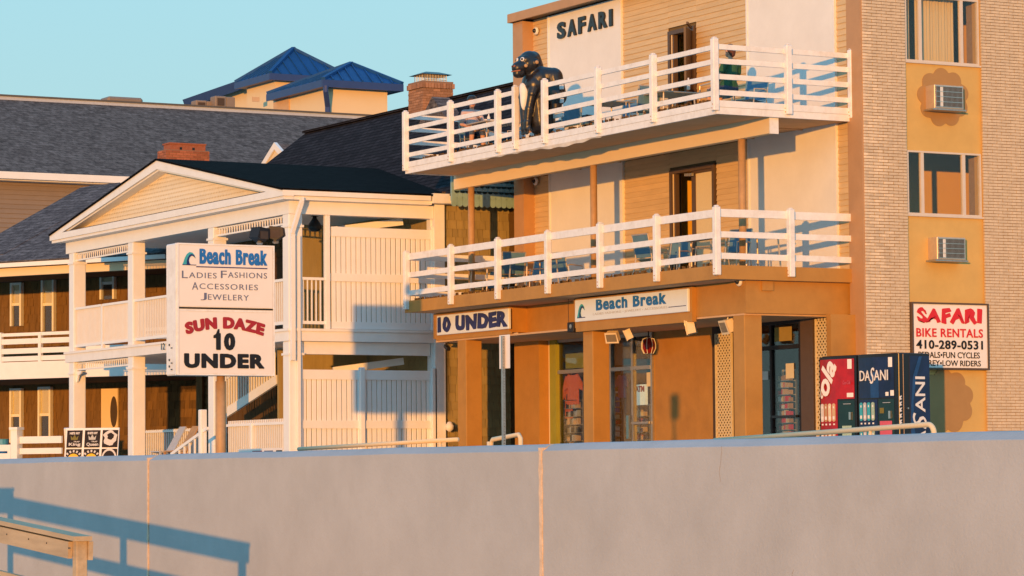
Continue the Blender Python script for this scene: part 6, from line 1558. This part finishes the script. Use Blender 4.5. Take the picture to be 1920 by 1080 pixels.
for r in range(3):
    for c in range(3):
        a_, b_, d_, e_ = cell(c, r)
        sh = obj('printed_shirt', bslab(MB(), a_, b_, d_, e_, .001, .012), M['shirtblack'], sb)
        if r == 0 and c < 2:
            txt(sh, "HE'S MY" if c == 0 else "SHE'S MY", c, r, .18, .85, .10, .24, M['teelight'], .06)
            txt(sh, 'TRAP', c, r, .45, .85, .62, .70, M['teelight'], .03)
            txt(sh, 'King' if c == 0 else 'Queen', c, r, .15, .92, .72, .94, M['teelight'], .03)
            pts = [(-.5,-.3),(.5,-.3),(.6,.35),(.28,.0),(0,.5),(-.28,.0),(-.6,.35)]
            ctr = bp_((a_+b_)/2, d_+(e_-d_)*.44, .013); obj('crown_print', MB().prism([(x*.13, y*.13) for x, y in pts], ctr, au, up, an2, .003), M['goldink' if c == 0 else 'metal'], sh)
        elif r == 0:
            ctr = bp_((a_+b_)/2, d_+(e_-d_)*.45, .013)
            random.seed(4); pts = [(.13*math.cos(t_/16*6.283)*(1+.25*math.sin(t_*2.1)), .15*math.sin(t_/16*6.283)) for t_ in range(16)]
            obj('face_print', MB().prism(pts, ctr, au, up, an2, .003), M['teelight'], sh)
            obj('face_print', MB().prism([(x*.5+.01, y*.45+.03) for x, y in pts], ctr+an2*.004, au, up, an2, .003), M['shirtblack'], sh)
        elif c < 2:
            ctr = bp_((a_+b_)/2, d_+(e_-d_)*.62, .013)
            obj('sun_print', MB().prism([(.12*math.cos(t_/24*6.283), .12*math.sin(t_/24*6.283)) for t_ in range(24)], ctr, au, up, an2, .003), M['sunprint'], sh)
            m = MB()
            for t_ in range(7):
                an = rad(20+t_*23.3); m.prism([(x*1, y) for x, y in [(.145*math.cos(an-.11), .145*math.sin(an-.11)), (.19*math.cos(an-.09), .19*math.sin(an-.09)), (.19*math.cos(an+.09), .19*math.sin(an+.09)), (.145*math.cos(an+.11), .145*math.sin(an+.11))]], ctr, au, up, an2, .003)
            obj('arched_print', m, M['teelight'], sh)
        else:
            ctr = bp_((a_+b_)/2, d_+(e_-d_)*.55, .013)
            ring = [(.15*math.cos(t_/20*6.283), .19*math.sin(t_/20*6.283)) for t_ in range(21)]+[(.12*math.cos(t_/20*6.283), .15*math.sin(t_/20*6.283)) for t_ in range(20, -1, -1)]
            obj('ring_print', MB().prism(ring, ctr, au, up, an2, .003), M['teelight'], sh)
# a low printed banner just above the wall, right of the pole
pb = at(447, 842, X=28.6); pe = at(530, 840, X=28.6)
t = thing('banner', 'low white printed banner showing just over the wall right of the bronze pole', 'banner', (28.6, pe.y, 0))
obj('cloth', MB().box(28.6, 28.62, pe.y, pb.y, pb.z-.8, pb.z), M['sign'], t)
for k, (w_, c_) in enumerate(((.5, 'darkred'), (.45, 'greyink'), (.3, 'ink'))): obj('print_mark', MB().box(28.594, 28.599, pb.y-.75-.62*k-w_, pb.y-.75-.62*k, pb.z-.10, pb.z-.05), M[c_], t)
# folded chairs leaning under the porch
for k, (px_, lab) in enumerate(((318, 'grey adirondack chair by the porch rail, left of the steps'), (342, 'brown folded chair leaning by the front steps'))):
    q = at(px_, 850, X=30.6); t = thing('folded_chair', lab, 'chair', (30.6, q.y, -.05))
    y = q.y; z = -.05
    obj('back', MB().slab([(30.6, y+.25, z+.4), (30.6, y-.25, z+.4), (30.95, y-.2, z+1.02), (30.95, y+.2, z+1.02)], (-1,0,.5), .03), M['palegrey' if k == 0 else 'rust'], t)
    obj('seat', MB().slab([(30.2, y+.27, z+.42), (30.2, y-.27, z+.42), (30.65, y-.25, z+.34), (30.65, y+.25, z+.34)], (0,0,1), .03), M['palegrey' if k == 0 else 'rust'], t)
    for s in (-1, 1): obj('leg', MB().bar((30.2, y+s*.26, z), (30.25, y+s*.26, z+.42), .05, .05), M['palegrey' if k == 0 else 'rust'], t); obj('leg', MB().bar((30.9, y+s*.24, z), (30.55, y+s*.25, z+.4), .05, .05), M['palegrey' if k == 0 else 'rust'], t)
for o in list(bpy.data.objects):
    if '_b' in o: del o['_b']
